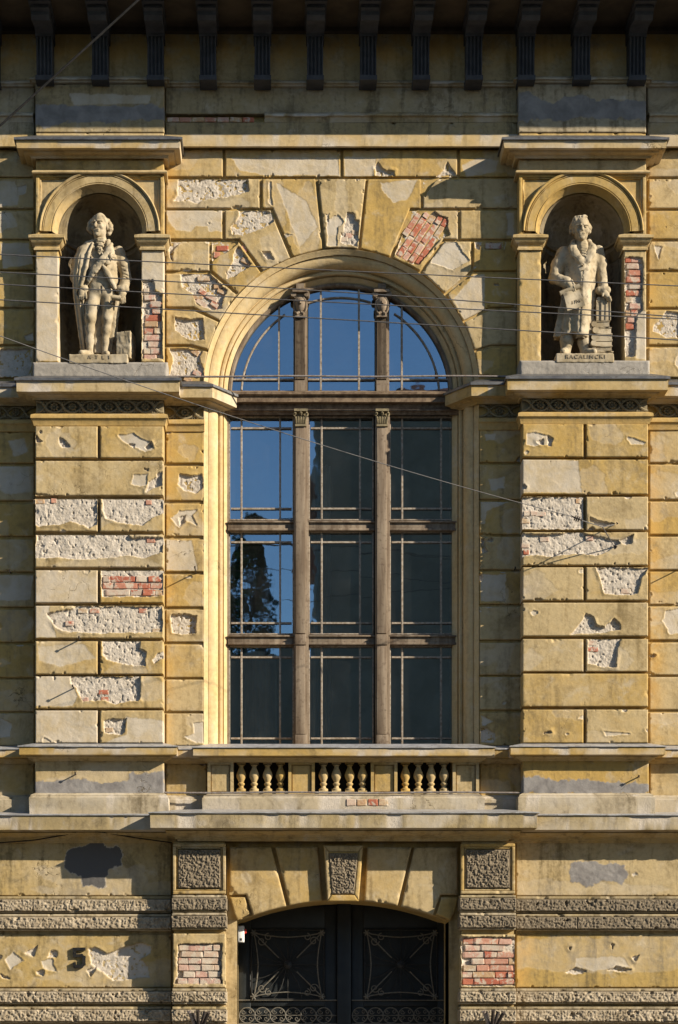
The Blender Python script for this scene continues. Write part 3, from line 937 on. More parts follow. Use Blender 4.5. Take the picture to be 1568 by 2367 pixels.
NICHES = [dict(cx=231, x0=83, x1=379), dict(cx=1347, x0=1200, x1=1494)]
holes = [arch_loop(ACX, ACZ, 317.6 * UA, SILL_Z, 64)]
for n_ in NICHES:
    n_['X'] = WX(n_['cx'], .2); n_['Zs'] = WZ(546, .13); n_['r'] = 97 * U
    holes.append(arch_loop(n_['X'], n_['Zs'], n_['r'] + .012, WZ(842, .2), 24))
holes.append([(DCX + DOOR_HW, .02)] + door_arc() + [(DCX - DOOR_HW, .02)])
holes.append([(WX(541), WZ(1838)), (WX(1046), WZ(1838)), (WX(1046), WZ(1752)), (WX(541), WZ(1752))])
wall = plate('wall', house, [(WX(XL), -.1), (WX(XR), -.1), (WX(XR), 14.4), (WX(XL), 14.4)], holes, 0.0, -.45, 'stucco')
mb = MB()
x0_, x1_ = WX(XL), WX(XR)
mb.box(x0_, x0_ + .3, -.1, 14.4, -10, -.46); mb.box(x1_ - .3, x1_, -.1, 14.4, -10, -.46)
mb.box(x0_, x1_, -.1, 14.4, -10.3, -10.002); mb.box(x0_, x1_, 14.402, 14.7, -10.3, 0.6)
mb.build('rear_wall', 'stucco', house)

# ---- lower storey of the pilasters and the wall between them
ROWS_L = [(985, 1058), (1065, 1145), (1153, 1228), (1236, 1311), (1318, 1393), (1400, 1475), (1482, 1558), (1563, 1637), (1642, 1717)]
ROWS_R = [(980, 1056), (1062, 1142), (1148, 1224), (1230, 1306), (1311, 1387), (1393, 1470), (1477, 1552), (1557, 1633), (1640, 1717)]
for side, (rows, xa, xm, xb) in enumerate([(ROWS_L, 82, 228.5, 378), (ROWS_R, 1208.5, 1352, 1498.5)]):
    mb = MB(); mb.box(WX(xa + 3, PP), WX(xb - 3, PP), WZ(1722, PP), WZ(980, PP), .001, PP - .028)
    pil = mb.build('pilaster', 'stucco', house)
    for i, (ya, yb) in enumerate(rows):
        if i % 2 == 0:
            dblock('stucco_block', pil, xa, xm - 3, ya, yb, PL, 0.002)
            dblock('stucco_block', pil, xm + 3.5, xb, ya, yb, PL, 0.002)
        else:
            dblock('stucco_block', pil, xa, xb, ya, yb, PL, 0.002)
        za, zb = WZ(yb, PP), WZ(ya, PP)
        # wall blocks between pilaster and window, and beyond the pilaster
        if side == 0:
            spans = [(384, 471), (-150, 79), (-298, -156)]
        else:
            spans = [(1109, 1204), (1502, 1720), (1726, 2020), (2026, 2340)]
        for sx0, sx1 in spans:
            block('stucco_block', wall, WX(sx0, PW), WX(sx1, PW), za, zb, PW, 0.001)
    # bricks that show singly through the thin render
    if side == 0:
        spots = [(555, 1322), (635, 1322), (960, 1320), (1052, 1456), (465, 1406), (1015, 846), (1000, 590), (695, 1868), (705, 1915), (560, 1917), (735, 2122), (360, 578), (262, 583)]
        spots = DC('A', spots)
    else:
        spots = DC('B', [(945, 1545), (945, 1590), (500, 670), (545, 668), (593, 672), (620, 845), (497, 930), (492, 885), (850, 585), (492, 720), (925, 838), (1172, 1195)])
    for sx, sy in spots:
        put_brick(pil, WX(sx, PL), WZ(sy, PL), PL - .018 + random.uniform(-.004, .003), random.uniform(.06, .13), .052)

# ---- upper wall of the window bay: coursed blocks and voussoirs
def mir(pts): return [(1579.2 - x, y) for x, y in pts]
for xa, xb, ya, yb in [(384, 515, 345, 408), (521.5, 787, 345, 408), (793, 1057, 345, 408), (1063, 1197, 345, 408),
                       (384, 600, 413.5, 480.5), (979, 1197, 413.5, 480.5), (384, 514, 486, 552), (1065, 1197, 486, 552),
                       (384, 484, 558, 625), (1095, 1197, 558, 625)]:
    dblock('stucco_block', wall, xa, xb, ya, yb, PW, 0.001)
VL = [[(606.6, 413.5), (729, 413.5), (745.7, 574), (677.5, 592), (631, 480.5), (606.6, 480.5)],
      [(520.5, 486), (625, 486), (670.6, 595), (608, 625), (554, 552), (520.5, 552)],
      [(490, 558), (551, 558), (602.4, 629), (551, 676), (490, 625)],
      [(384, 632), (487, 632), (545.4, 680), (508, 740), (448, 709), (384, 709)],
      [(384, 717), (445, 717), (505, 744), (481.5, 807), (442.5, 796), (384, 796)],
      [(384, 803), (440, 803), (480, 813), (472, 866), (389, 872), (384, 872)]]
pblock('keystone', wall, W2([(736, 413.5), (845.8, 413.5), (828, 574), (790, 571), (752.5, 573)], PW + .012), PW + .012, .001)
for v in VL:
    pblock('voussoir', wall, W2(v, PW), PW, .001)
for k, v in enumerate(VL):
    pblock('voussoir', wall, W2(mir(v)[::-1], PW), PW, .001, turn=(-.98 if k == 1 else 0.0))
for sx, sy in DC('C', [(520, 1190), (560, 1240), (470, 1290), (390, 1240), (380, 1330), (340, 1280), (490, 1345), (400, 1128), (740, 880), (755, 985), (345, 1915), (330, 1740), (270, 1968)]):
    put_brick(wall, WX(sx, PW), WZ(sy, PW), PW - .012, random.uniform(.08, .15), .055, random.choice([0, .45, .6]))
for sx, sy in DC('D', [(190, 770), (240, 745), (150, 800)]):
    put_brick(wall, WX(sx, PW), WZ(sy, PW), PW - .010, random.uniform(.08, .11), .055)
for ya, yb in [(345, 408), (413.5, 481), (487, 552), (558, 623), (629, 710), (717, 796), (803, 872)]:
    dblock('stucco_block', wall, -150, 79, ya, yb, PW, .001)
    dblock('stucco_block', wall, 1500, 1720, ya, yb, PW, .001)
    dblock('stucco_block', wall, -298, -156, ya, yb, PW, .001)
    dblock('stucco_block', wall, 1726, 2020, ya, yb, PW, .001); dblock('stucco_block', wall, 2026, 2340, ya, yb, PW, .001)

# ---- main cornice, brackets and the bands below it
SOF = 13.30
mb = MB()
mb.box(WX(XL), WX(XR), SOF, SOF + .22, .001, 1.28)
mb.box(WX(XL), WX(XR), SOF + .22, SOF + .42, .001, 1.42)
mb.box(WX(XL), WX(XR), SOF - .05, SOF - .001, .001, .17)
cornice = mb.build('cornice', 'cornice_brown', house)
fz = prof_at(.10, [(0, 60), (0, 187)])
dblock('frieze_wall', cornice, XL, XR, 60, 187, .10, .001, res=.05, feats=[('o', W2([(-500, 40), (2600, 40), (2600, 150), (-500, 150)], .1))])
def bracket_mesh():
    mb = MB()
    w = 18 * U
    leg_t, leg_b = 13.15, WZ(176, .30)
    # leg with four flutes
    fx = np.linspace(-w, w, 18)
    fl = [0, 0, .022, .022, 0, 0, .022, .022, 0, 0, .022, .022, 0, 0, .022, .022, 0, 0]
    V = []; F = []
    for i, x in enumerate(fx):
        pf = .30 - fl[i]
        V += [(x, -pf, leg_b), (x, -(pf + .03), leg_t), (x, -.09, leg_b), (x, -.09, leg_t)]
    for i in range(len(fx) - 1):
        a = 4 * i; b = a + 4
        F += [(a, b, b + 1, a + 1), (a, a + 2, b + 2, b), (a + 1, b + 1, b + 3, a + 3)]
    F += [(0, 1, 3, 2), (4 * 17, 4 * 17 + 2, 4 * 17 + 3, 4 * 17 + 1)]
    mb.add(V, F)
    mb.box(-w - .008, w + .008, leg_b - .055, leg_b - .0005, .09, .33)
    # projecting scroll head: profile in (p, z)
    pr = [(.09, SOF - .051), (.72, SOF - .051), (.74, SOF - .09), (.70, SOF - .11), (.70, SOF - .15), (.66, SOF - .19), (.52, SOF - .15), (.40, SOF - .13), (.335, SOF - .16), (.33, SOF - .19), (.09, SOF - .19)]
    ww = w + .012
    n = len(pr)
    V = [(-ww, -p, z) for p, z in pr] + [(ww, -p, z) for p, z in pr]
    F = [tuple(range(n)), tuple(range(2 * n - 1, n - 1, -1))] + [(i, i + n, (i + 1) % n + n, (i + 1) % n) for i in range(n)]
    mb.add(V, F)
    mb.box(-ww - .02, ww + .02, SOF - .0505, SOF - .003, .171, .80)
    return mb.mesh('bracket', bevel=0)
bme = bracket_mesh()
for k, bx in enumerate([-146, -22, 103, 231.5, 359.5, 481, 607, 729, 852, 974.5, 1096.5, 1217.5, 1346, 1474, 1598, 1722, 1846, 1970, 2094]):
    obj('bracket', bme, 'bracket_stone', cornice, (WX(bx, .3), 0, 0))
XU = [(82, 380), (1198.5, 1494)]
def upath(base, pil, ext=0):
    q = [(WX(XL), base)]
    for a, b in XU:
        q += [(WX(a, pil), base), (WX(a, pil), pil), (WX(b, pil), pil), (WX(b, pil), base)]
    return q + [(WX(XR), base)]
bp = prof_at(.08, [(0, 185), (.06, 188), (.06, 192), (.04, 194), (.03, 199), (.015, 201), (0, 203)])
sweep('band_moulding', cornice, upath(.08, .165), bp, 'stucco_grey', chips=.012)
for xa, xb in [(-300, 80), (383, 1196), (1497, 2300)]:
    fl = pick(WX(xa), WX(xb), WZ(262), WZ(200), .08)
    dblock('frieze_panel', cornice, xa, xb, 199, 263, .08, .001, mat='stucco_grey', res=.02)
    dblock('frieze_panel', cornice, xa, xb, 282, 312, .09, .001, mat='stucco_grey', res=.02)
    mp = prof_at(.08, [(0, 259), (.06, 263), (.06, 267), (.035, 271), (.02, 278), (.012, 283), (0, 283.5)])
    sweep('string_moulding', cornice, [(WX(612 if xa == 383 else xa), .08), (WX(xb), .08)], mp, 'stucco_grey', chips=.012)
    fp = prof_at(.05, [(0, 308), (.075, 312), (.075, 338), (.055, 341), (0, 342)])
    sweep('fascia_band', cornice, [(WX(xa), .05), (WX(xb), .05)], fp, 'stucco_smooth', chips=.004)
for k in range(7):       # broken length of the string course: bricks laid bare
    put_brick(cornice, WX(400 + k * 29, .09), WZ(277, .09), .10, .135, .05)
for a, b in XU:
    dblock('frieze_panel', cornice, a, b, 194, 306, .175, .001, mat='stucco_grey', res=.011)
    dblock('frieze_panel', cornice, a + 1, b - 1, 307.5, 319, .17, .001, mat='stucco', res=.02, feats=[])

# ---- niches
def niche(n_, right):
    cx, x0, x1 = n_['cx'], n_['x0'], n_['x1']
    X, Zs, r = n_['X'], n_['Zs'], n_['r']
    zf = WZ(838, .25)
    pc = .13
    # half-round recess with a quarter-sphere head
    na, nh = 28, 22
    V = []
    for i in range(na + 1):
        a = math.pi * i / na
        for j in range(nh + 1):
            z = zf + (Zs - zf) * j / nh
            V.append((X + r * math.cos(a), -(pc - r * math.sin(a)), z))
    F = [tuple(q) for q in grid_faces(na + 1, nh + 1).tolist()]
    o = len(V); nd = 14
    for i in range(na + 1):
        a = math.pi * i / na
        for j in range(nd + 1):
            b = math.pi / 2 * j / nd
            V.append((X + r * math.cos(a) * math.cos(b), -(pc - r * math.sin(a) * math.cos(b)), Zs + r * math.sin(b)))
    F += [tuple(q) for q in grid_faces(na + 1, nd + 1, o).tolist()]
    me = np_mesh('niche', V, F, np.zeros((len(V), 4)), sharp=60)
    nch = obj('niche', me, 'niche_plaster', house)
    # moulding running round inside at impost height
    path = [(X + (r - .002) * math.cos(a), pc - (r - .002) * math.sin(a)) for a in np.linspace(math.pi, 0, 25)]
    ip = prof_at(.0, [(0, 548), (.075, 552), (.075, 558), (.05, 562), (.05, 572), (.03, 578), (.015, 590), (0, 596)])
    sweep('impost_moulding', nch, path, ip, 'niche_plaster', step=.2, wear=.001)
    mb = MB(); mb.prism([(X - r * .999, -.0), (X + r * .999, 0), (X + r * .999, .01), (X - r * .999, .01)], 0, 0.001) if False else None
    nf = 20
    fl = [(X + (r + .01) * math.cos(a), -(pc - (r + .01) * math.sin(a)), zf) for a in np.linspace(0, math.pi, nf + 1)]
    fb = [(x, y, z - .06) for x, y, z in fl]
    me = np_mesh('niche_floor', fl + fb, [tuple(range(nf + 1))[::-1], tuple(range(nf + 1, 2 * nf + 2))] + [(i, i + 1, i + nf + 2, i + nf + 1) for i in range(nf)], smooth=False)
    obj('niche_floor', me, 'cement', nch)
    # spandrel sheet with arched opening, then its frame
    Zt, Zi = WZ(402, .2), WZ(541, .2)
    xa, xb = WX(x0, .2), WX(x1, .2)
    ro = 118 * U
    outer = [(xa, Zi), (X - ro, Zi)] + [(X + ro * math.cos(a), Zi + ro * math.sin(a)) for a in np.linspace(math.pi, 0, 41)][1:-1] + [(X + ro, Zi), (xb, Zi), (xb, Zt), (xa, Zt)]
    mbs = MB(); mbs.prism(outer, .001, .195)
    mbs.build('spandrel', 'stucco', nch, sharp=20)
    for (a, b, c, d) in [(x0, x1, 402, 409), (x0, x0 + 8, 409.5, 541), (x1 - 8, x1, 409.5, 541)]:
        dblock('frame_strip', nch, a, b, c, d, .232, .19, feats=[], res=.03, edge=.006)
    for (a, b, c, d) in [(x0 + 9, x1 - 9, 409.6, 414), (x0 + 8.2, x0 + 12.5, 414.5, 541), (x1 - 12.5, x1 - 8.2, 414.5, 541)]:
        dblock('frame_strip', nch, a, b, c, d, .215, .19, feats=[], res=.03, edge=.005)
    # archivolt of the niche
    pf = [(r, -.01), (r, pc), (r + .012, pc + .012), (r + .05, .205), (r + .056, .232), (r + .060, .232), (r + .064, .226), (r + .070, .226), (r + .074, .233), (r + .150, .236), (r + .154, .226), (r + .158, .226), (r + .160, .240), (r + .166, .240), (r + .17, .225), (r + .176, .225), (r + .18, .247), (r + .195, .256), (r + .208, .247), (r + .212, .19)]
    arc_sweep('archivolt', nch, X, Zs + .015, pf, math.pi, 0, 56, 'stucco')
    # imposts
    for (a, b) in [(x0 - 0.5, WX), (0, 0)][:0]: pass
    lim = [(x0, cx - r / U + 1), (cx + r / U - 1, x1)]
    for s, (a, b) in enumerate(lim):
        pth = [(WX(a, PP), 0.0), (WX(a, PP), PP - .005), (WX(b, PP), PP - .005), (WX(b, PP), .06)]
        tp = prof_at(PP, [(-.01, 540), (.075, 542), (.075, 548), (.06, 550), (.05, 556), (.03, 562), (.012, 566), (.006, 571), (.02, 573), (.02, 577), (-.01, 578)])
        sweep('impost', nch, pth, tp, 'stucco', step=.05, wear=.0015, caps=True)
        dblock('niche_jamb', nch, a, b, 576, 837, PP - .004, .03, mat='stucco', depth=.03)
    # sill block of the aedicule, cement rendered
    sx0, sx1, sy0, sy1 = (75, 388, 836, 873) if not right else (1202, 1503, 832, 869)
    dblock('sill_block', nch, sx0, sx1, sy0, sy1, .31, .001, mat='cement', feats=[], res=.012, edge=.022, rough=.006, chip=.2)
    # cornice of the aedicule, frieze and astragal
    pa = [(WX(x0, PP), 0.0), (WX(x0, PP), PP), (WX(x1, PP), PP), (WX(x1, PP), 0.0)]
    cp = prof_at(PP, [(0, 319), (.20, 323), (.19, 342), (.165, 346), (.13, 347.5), (.125, 350)] + [(.115, 353), (.09, 356), (.06, 359), (.05, 363), (.045, 366), (0, 367)])
    sweep('aedicule_cornice', nch, pa, cp, 'stucco_smooth', chips=.006)
    sweep('flashing', nch, pa, prof_at(PP, [(0, 313), (.222, 317), (.222, 322), (.195, 323.5), (0, 321)]), 'flashing', wear=.003)
    dblock('frieze_panel', nch, x0, x1, 366, 394, PP, .001, feats=[], res=.02)
    sweep('astragal', nch, pa, prof_at(PP, [(0, 392.5), (.035, 394), (.042, 397), (.035, 400), (.01, 402.5), (0, 403)]), 'stucco_smooth')
    return nch
for k, n_ in enumerate(NICHES):
    n_['obj'] = niche(n_, k == 1)

# ---- entablature at impost level
XP = [(82, 379), (1207, 1499)]
HW0, HW1 = 316 * UA, 273 * UA
def epath(side, stop=None):
    """plan line of wall, pilaster, wall; on the window side it ends at the splay"""
    a, b = XP[side]
    if side == 0:
        q = [(WX(XL), PW), (WX(a, PP), PW), (WX(a, PP), PP), (WX(b, PP), PP), (WX(b, PP), PW)]
        return q + ([(ACX - HW0, PW), (ACX - HW1, -.25)] if stop is None else [(WX(stop, PW), PW)])
    q = [(WX(a, PP), PW), (WX(a, PP), PP), (WX(b, PP), PP), (WX(b, PP), PW), (WX(XR), PW)]
    return ([(ACX + HW1, -.25), (ACX + HW0, PW)] if stop is None else [(WX(stop, PW), PW)]) + q
ent = None
for s in (0, 1):
    dy = 0 if s == 0 else -4
    pr = prof_at(PP, [(0, 874 + dy), (.195, 880 + dy), (.19, 881 + dy), (.188, 905 + dy), (.11, 910 + dy), (.105, 912 + dy), (.10, 913.5 + dy), (.075, 916 + dy), (.045, 918.5 + dy), (.03, 921 + dy), (.025, 924 + dy), (0, 925 + dy)])
    e = sweep('entablature', house, epath(s), pr, 'stucco', chips=.005)
    sweep('flashing', e, epath(s), prof_at(PP, [(0, 867 + dy), (.212, 873 + dy), (.212, 879 + dy), (.19, 880.5 + dy), (0, 875 + dy)]), 'flashing', wear=.004)
    st = 473 if s == 0 else 1106
    sweep('architrave', e, epath(s, st), prof_at(PP, [(0, 956 + dy), (.045, 958 + dy), (.05, 961 + dy), (.05, 966 + dy), (.04, 967.5 + dy), (.028, 972 + dy), (.02, 979 + dy), (.015, 984 + dy), (0, 986 + dy)]), 'stucco_smooth')
    n_['ent'] = e
    zc0, zc1 = WZ(957 + dy, PP), WZ(923 + dy, PP)
    spans = [(XP[s][0] + 1, XP[s][1] - 1, PP), ((384, 472, PW) if s == 0 else (1108, 1204, PW)), ((-298, 79, PW) if s == 0 else (1502, 2340, PW))]
    for xa, xb, pb in spans:
        xa, xb = WX(xa, pb), WX(xb, pb)
        block('frieze_ground', e, xa, xb, zc0, zc1, pb - .040, .001, mat='ornament', feats=[], res=.03, edge=.004)
        zc = (zc0 + zc1) / 2; A = (zc1 - zc0) * .40; pitch = .213
        nn = max(1, round((xb - xa) / pitch)); pt = (xb - xa) / nn
        mb = MB()
        for sg in (1, -1):
            pts = []
            for t in np.linspace(0, nn, nn * 12 + 1):
                c = math.cos(math.pi * t)
                w = math.copysign(abs(c) ** .6, c)
                pts.append((xa + t * pt, -(pb - .010 + .008 * sg * math.sin(math.pi * t)), zc + sg * A * w * .98))
            # running bands that loop round the rosettes
            mb.tube(pts, .0155, 6)
        for i in range(nn):
            xm = xa + (i + .5) * pt
            mb.tube([(xm, -(pb - .012), zc - .016), (xm, -(pb + .006), zc), (xm, -(pb - .012), zc + .016)], [.006, .015, .006], 6)
            for sz in (1, -1):
                for dx in (-.03, 0, .03):
                    mb.tube([(xm + dx * .4, -(pb - .015), zc + sz * .045), (xm + dx, -(pb - .004), zc + sz * A * 1.1)], [.010, .004], 5)
        mb.build('scroll_band', 'ornament', e)
        if not 'ros' in globals():
            rb = MB()
            for q in range(8):
                a = q * math.pi / 4
                rb.tube([(.012 * math.cos(a), -.006, .012 * math.sin(a)), (.030 * math.cos(a), -.018, .030 * math.sin(a)), (.045 * math.cos(a), -.006, .045 * math.sin(a))], [.006, .013, .006], 6)
            rb.tube([(0, .0, 0), (0, -.022, 0)], [.014, .008], 8)
            ros = rb.mesh('rosette', sharp=60)
        for i in range(nn + 1):
            if 0 < i < nn or True:
                xr = xa + i * pt
                if xa + .04 < xr < xb - .04: obj('rosette', ros, 'ornament', e, (xr, -(pb - .030), zc)).scale = (1.2, 1.4, 1.2)

# ---- sill course, pedestals and plinth
XB = (480, 1108); PB = .15
def spath(base_pts):
    q = [(WX(XL), PW)]
    q += [(WX(81, PP), PW), (WX(81, PP), PP), (WX(379, PP), PP), (WX(379, PP), PW)]
    q += [(WX(XB[0], PB), PW), (WX(XB[0], PB), PB), (WX(XB[1], PB), PB), (WX(XB[1], PB), PW)]
    q += [(WX(1209, PP), PW), (WX(1209, PP), PP), (WX(1500, PP), PP), (WX(1500, PP), PW)]
    return q + [(WX(XR), PW)]
sp = spath(None)
sill = sweep('sill_course', house, sp, prof_at(PP, [(0, 1722), (.158, 1727), (.158, 1744), (.145, 1745.5), (.09, 1747.5), (0, 1748)]), 'stucco', chips=.008)
sweep('under_moulding', sill, sp, prof_at(PP, [(0, 1747), (.088, 1748.3), (.08, 1750), (.055, 1753), (.03, 1756), (.02, 1758.5), (0, 1760)]), 'stucco')
sweep('flashing', sill, sp, prof_at(PP, [(-.03, 1717), (.172, 1724), (.172, 1726), (.15, 1727), (-.03, 1720)]), 'flashing_light', wear=.005)
for xa, xb, p in [(81, 379, PP), (1209, 1500, PP), (384, 478, PW), (1110, 1206, PW), (-298, 79, PW), (1503, 2340, PW)]:
    block('pedestal_panel', sill, WX(xa, p), WX(xb, p), WZ(1839, PP), WZ(1758, PP), p, .001, res=.012)
plinth = sweep('plinth_course', house, sp, prof_at(PP, [(0, 1833), (.03, 1836), (.045, 1838), (.045, 1841), (.06, 1843), (.062, 1881), (0, 1882)]), 'stucco_grey', chips=.007)
for k, bx in enumerate([812, 836, 862, 886]):
    put_brick(plinth, WX(bx, .2), WZ(1855, .2), PB + .066, .11, .075, mesh=None)

# ---- balustrade
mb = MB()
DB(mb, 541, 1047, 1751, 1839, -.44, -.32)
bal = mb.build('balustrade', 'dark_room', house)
ZB0, ZB1 = WZ(1837, PB), WZ(1756, PB)
for xa, xb in [(480, 540), (667, 728), (858, 919), (1047, 1108)]:
    X0, X1 = WX(xa, PB), WX(xb, PB)
    mb = MB(); mb.box(X0, X1, ZB0 + .001, ZB1, .001, PB - .03)
    e = .035
    mb.box(X0, X0 + e, ZB0, ZB1, PB - .03, PB); mb.box(X1 - e, X1, ZB0, ZB1, PB - .03, PB)
    mb.box(X0 + e, X1 - e, ZB1 - e - .02, ZB1, PB - .03, PB - .0005); mb.box(X0 + e, X1 - e, ZB0, ZB0 + e * .8, PB - .03, PB - .0005)
    i2 = e + .014
    mb.box(X0 + i2, X1 - i2, ZB0 + e * .8 + .014, ZB1 - e - .034, PB - .031, PB - .022)
    mb.build('pier', 'stucco', bal)
h = ZB1 - ZB0
prof = [(.045, 0), (.045, .045), (.052, .05), (.052, .075), (.030, .085), (.024, .11), (.040, .125), (.040, .14), (.026, .15), (.034, .17), (.054, .21), (.057, .235), (.050, .265), (.034, .30), (.025, .325), (.024, .338), (.036, .345), (.036, .352), (.030, .358), (.048, .368), (.048, .405)]
mb = MB(); mb.lathe([(r_, z * h / .405) for r_, z in prof[2:-2]], 0, 0, 16)
mb.box(-.053, .053, 0, .05 * h / .405, -.053, .053); mb.box(-.05, .05, .366 * h / .405, h, -.05, .05)
bmesh_ = mb.mesh('baluster', sharp=50)
for xs in [(558, 588, 619, 649), (748, 778, 808.5, 838.5), (937.5, 967.5, 997, 1027)]:
    for x in xs: obj('baluster', bmesh_, 'stucco', bal, (WX(x, .08), -.075, ZB0))

# ---- the great ledge over the ground floor
GP, GPIER, GV = .05, .28, .13
lp = [(WX(XL), GP), (WX(414, .25), GP), (WX(414, .25), .25), (WX(1172, .25), .25), (WX(1172, .25), GP), (WX(XR), GP)]
ledge = sweep('ledge', house, lp, prof_at(GP, [(0, 1879), (.31, 1884), (.31, 1886), (.305, 1918), (.15, 1923), (0, 1924)]), 'stucco_grey', chips=.014)
sweep('under_moulding', ledge, lp, prof_at(GP, [(0, 1922), (.152, 1924.5), (.145, 1927), (.137, 1928), (.125, 1930), (.095, 1932), (.065, 1935), (.058, 1938), (.045, 1938.5), (.04, 1943), (.022, 1944), (.018, 1948), (0, 1949)]), 'stucco')
sweep('flashing', ledge, lp, prof_at(GP, [(-.02, 1876), (.328, 1882.2), (.328, 1884.5), (.30, 1885.5), (-.02, 1879)]), 'flashing_light', wear=.006)

# ---- ground floor wall with rough bands, piers and portal
for xa, xb in [(XL, 396), (1194, XR - 10)]:
    mb = MB(); DB(mb, xa, xb + 1, 1940, 2742, .001, GP - .03) if xa < 0 else DB(mb, 1193, XR, 1940, 2742, .001, GP - .03)
    gf = mb.build('ground_floor_wall', 'stucco', house)
    dblock('plaster_field', gf, max(xa, -290), xb, 1946, 2070, GP, .001, res=.011, edge=.008, mat='stucco_dirty')
    dblock('plaster_field', gf, max(xa, -290), xb, 2160, 2282, GP, .001, res=.009, edge=.008, mat='stucco_dirty')
    dblock('plaster_field', gf, max(xa, -290), xb, 2372, 2740, GP, .001, res=.03, edge=.008)
    left = xa < 0
    for (ya, yb) in [(2079, 2106), (2120, 2147), (2292, 2317), (2334, 2361)]:
        # each band: a smooth margin above, the tooled face below; split at the joints that show
        cuts = ([-290, 76, 396] if (left and ya == 2079) else [-290, 396]) if left else ([1194, 1335, 1780, 2340] if ya == 2120 else [1194, 1780, 2340])
        for a, b in zip(cuts[:-1], cuts[1:]):
            pale = left or ya > 2200
            dblock('rough_band', gf, a + .5, b - .5, ya, yb, GP + .085, .001, mat='rough_stone_pale' if pale else 'rough_stone', feats=[], verm=.018, vf=34., edge=.012, res=.0085, chip=3.)
        dblock('band_margin', gf, cuts[0], cuts[-1], ya - 7, ya - .7, GP + .055, .001, mat='stucco_grey', feats=[], res=.02, edge=.006, chip=2.)
        dblock('band_margin', gf, cuts[0], cuts[-1], yb + .7, yb + 4, GP + .045, .001, mat='stucco_grey', feats=[], res=.02, edge=.005)

def pier(xa, xb, right):
    mb = MB(); DB(mb, xa + 3, xb - 3, 1944, 2742, .001, GPIER - .06)
    pr = mb.build('pier', 'stucco', house)
    p = GPIER
    # framed square panel
    for (a, b, c, d, pp) in [(xa, xb, 1950, 1957, p), (xa, xb, 2059, 2066, p), (xa, xa + 7, 1957.3, 2058.7, p), (xb - 7, xb, 1957.3, 2058.7, p),
                             (xa + 7.3, xb - 7.3, 1957.3, 1962, p - .015), (xa + 7.3, xb - 7.3, 2054, 2058.7, p - .015), (xa + 7.3, xa + 12, 1962.3, 2053.7, p - .015), (xb - 12, xb - 7.3, 1962.3, 2053.7, p - .015)]:
        dblock('frame_strip', pr, a, b, c, d, pp, p - .09, feats=[], res=.02, edge=.006)
    dblock('tooled_panel', pr, xa + 12.5, xb - 12.5, 1964, 2052, p + .01, p - .1, mat='rough_stone', feats=[], verm=.022, vf=36., edge=.014)
    for (ya, yb) in [(2076, 2103), (2117, 2144), (2292, 2316), (2334, 2361)]:
        dblock('rough_band', pr, xa - 3, xb + 3, ya, yb, p + .05, .001, mat='rough_stone' if ya < 2200 else 'rough_stone_pale', feats=[], verm=.019, vf=36., edge=.012, chip=2.)
        dblock('band_margin', pr, xa - 1.5, xb + 1.5, ya - 7, ya - .7, p + .025, .001, mat='stucco_grey', feats=[], res=.02, edge=.006, chip=2.)
        dblock('band_margin', pr, xa - 1, xb + 1, yb + .7, yb + 5, p + .012, .001, mat='stucco_grey', feats=[], res=.02, edge=.005)
    # panel laid bare to the brick
    if not right:
        dblock('brick_panel', pr, xa, xb, 2158, 2283, p, .001, depth=.045, bmat='pale')
    else:
        dblock('brick_panel', pr, xa, xb, 2160, 2283, p, .001, depth=.04)
    dblock('plaster_field', pr, xa, xb, 2372, 2740, p, .001, res=.03, feats=[])
    return pr
pier(400, 522, False); pier(1066, 1191, True)

# portal: voussoirs and jambs
jambs = []
for sgn in (-1, 1):
    mb = MB()
    x_in = DCX + sgn * DOOR_HW; x_out = WX(519, .13) if sgn < 0 else WX(1069, .13)
    a, b = sorted((x_in, x_out))
    mb.box(a, b, .0, DOOR_SPR + .02, -.9, .06)
    jambs.append(mb.build('door_jamb', 'stucco', None))
# arch body behind the voussoirs with its soffit
arc = door_arc(30)
top = WZ(1946, .1)
body = [(DCX + DOOR_HW + .12, DOOR_SPR + .0205), (DCX + DOOR_HW + .12, top), (DCX - DOOR_HW - .12, top), (DCX - DOOR_HW - .12, DOOR_SPR + .0205)] + [(x, max(z, DOOR_SPR + .0205)) for x, z in arc[::-1]]
mb = MB(); mb.prism(body, -.9, GV - .06); portal = mb.build('portal', 'stucco', house, sharp=20)
for j_ in jambs: j_.parent = portal
def on_arc(x, p=GV):
    xx = WX(x, p) - DCX
    return (WX(x, p), DCZ + math.sqrt((DR - .006) ** 2 - xx ** 2))
def vous(name, topl, topr, bl, br, p, extra_l=None, extra_r=None, **kw):
    bot = [on_arc(x, p) for x in np.linspace(br, bl, 7)]
    pts = W2([(topl, 1958), (topr, 1958)], p)
    pts += (W2(extra_r, p) if extra_r else []) + bot + (W2(extra_l, p) if extra_l else [])
    return pblock(name, portal, pts, p, .0, edge=.014, **kw)
vous('voussoir', 531, 627, 585, 662, GV, extra_l=[(569.5, 2068), (531, 2068)], feats=[])
vous('voussoir', 637, 735, 669.5, 745, GV, feats=[])
vous('voussoir', 849, 952, 843, 919.5, GV, feats=[])
vous('voussoir', 958.5, 1058.5, 928, 1001, GV, extra_r=[(1058.5, 2068), (1018, 2068)], feats=[])
pblock('springer', portal, W2([(532, 2074), (567, 2074), (577, 2112), (549, 2127), (541, 2110)], GV - .01), GV - .01, 0., feats=[], edge=.012)
pblock('springer', portal, W2([(1021, 2074), (1060, 2074), (1050, 2112), (1041, 2127), (1009, 2113)], GV - .01), GV - .01, 0., feats=[], edge=.012)
KP = .21
pblock('keystone', portal, W2([(749, 1954), (839.5, 1954), (830, 2083), (757, 2083)], KP), KP, 0., feats=[], edge=.014)
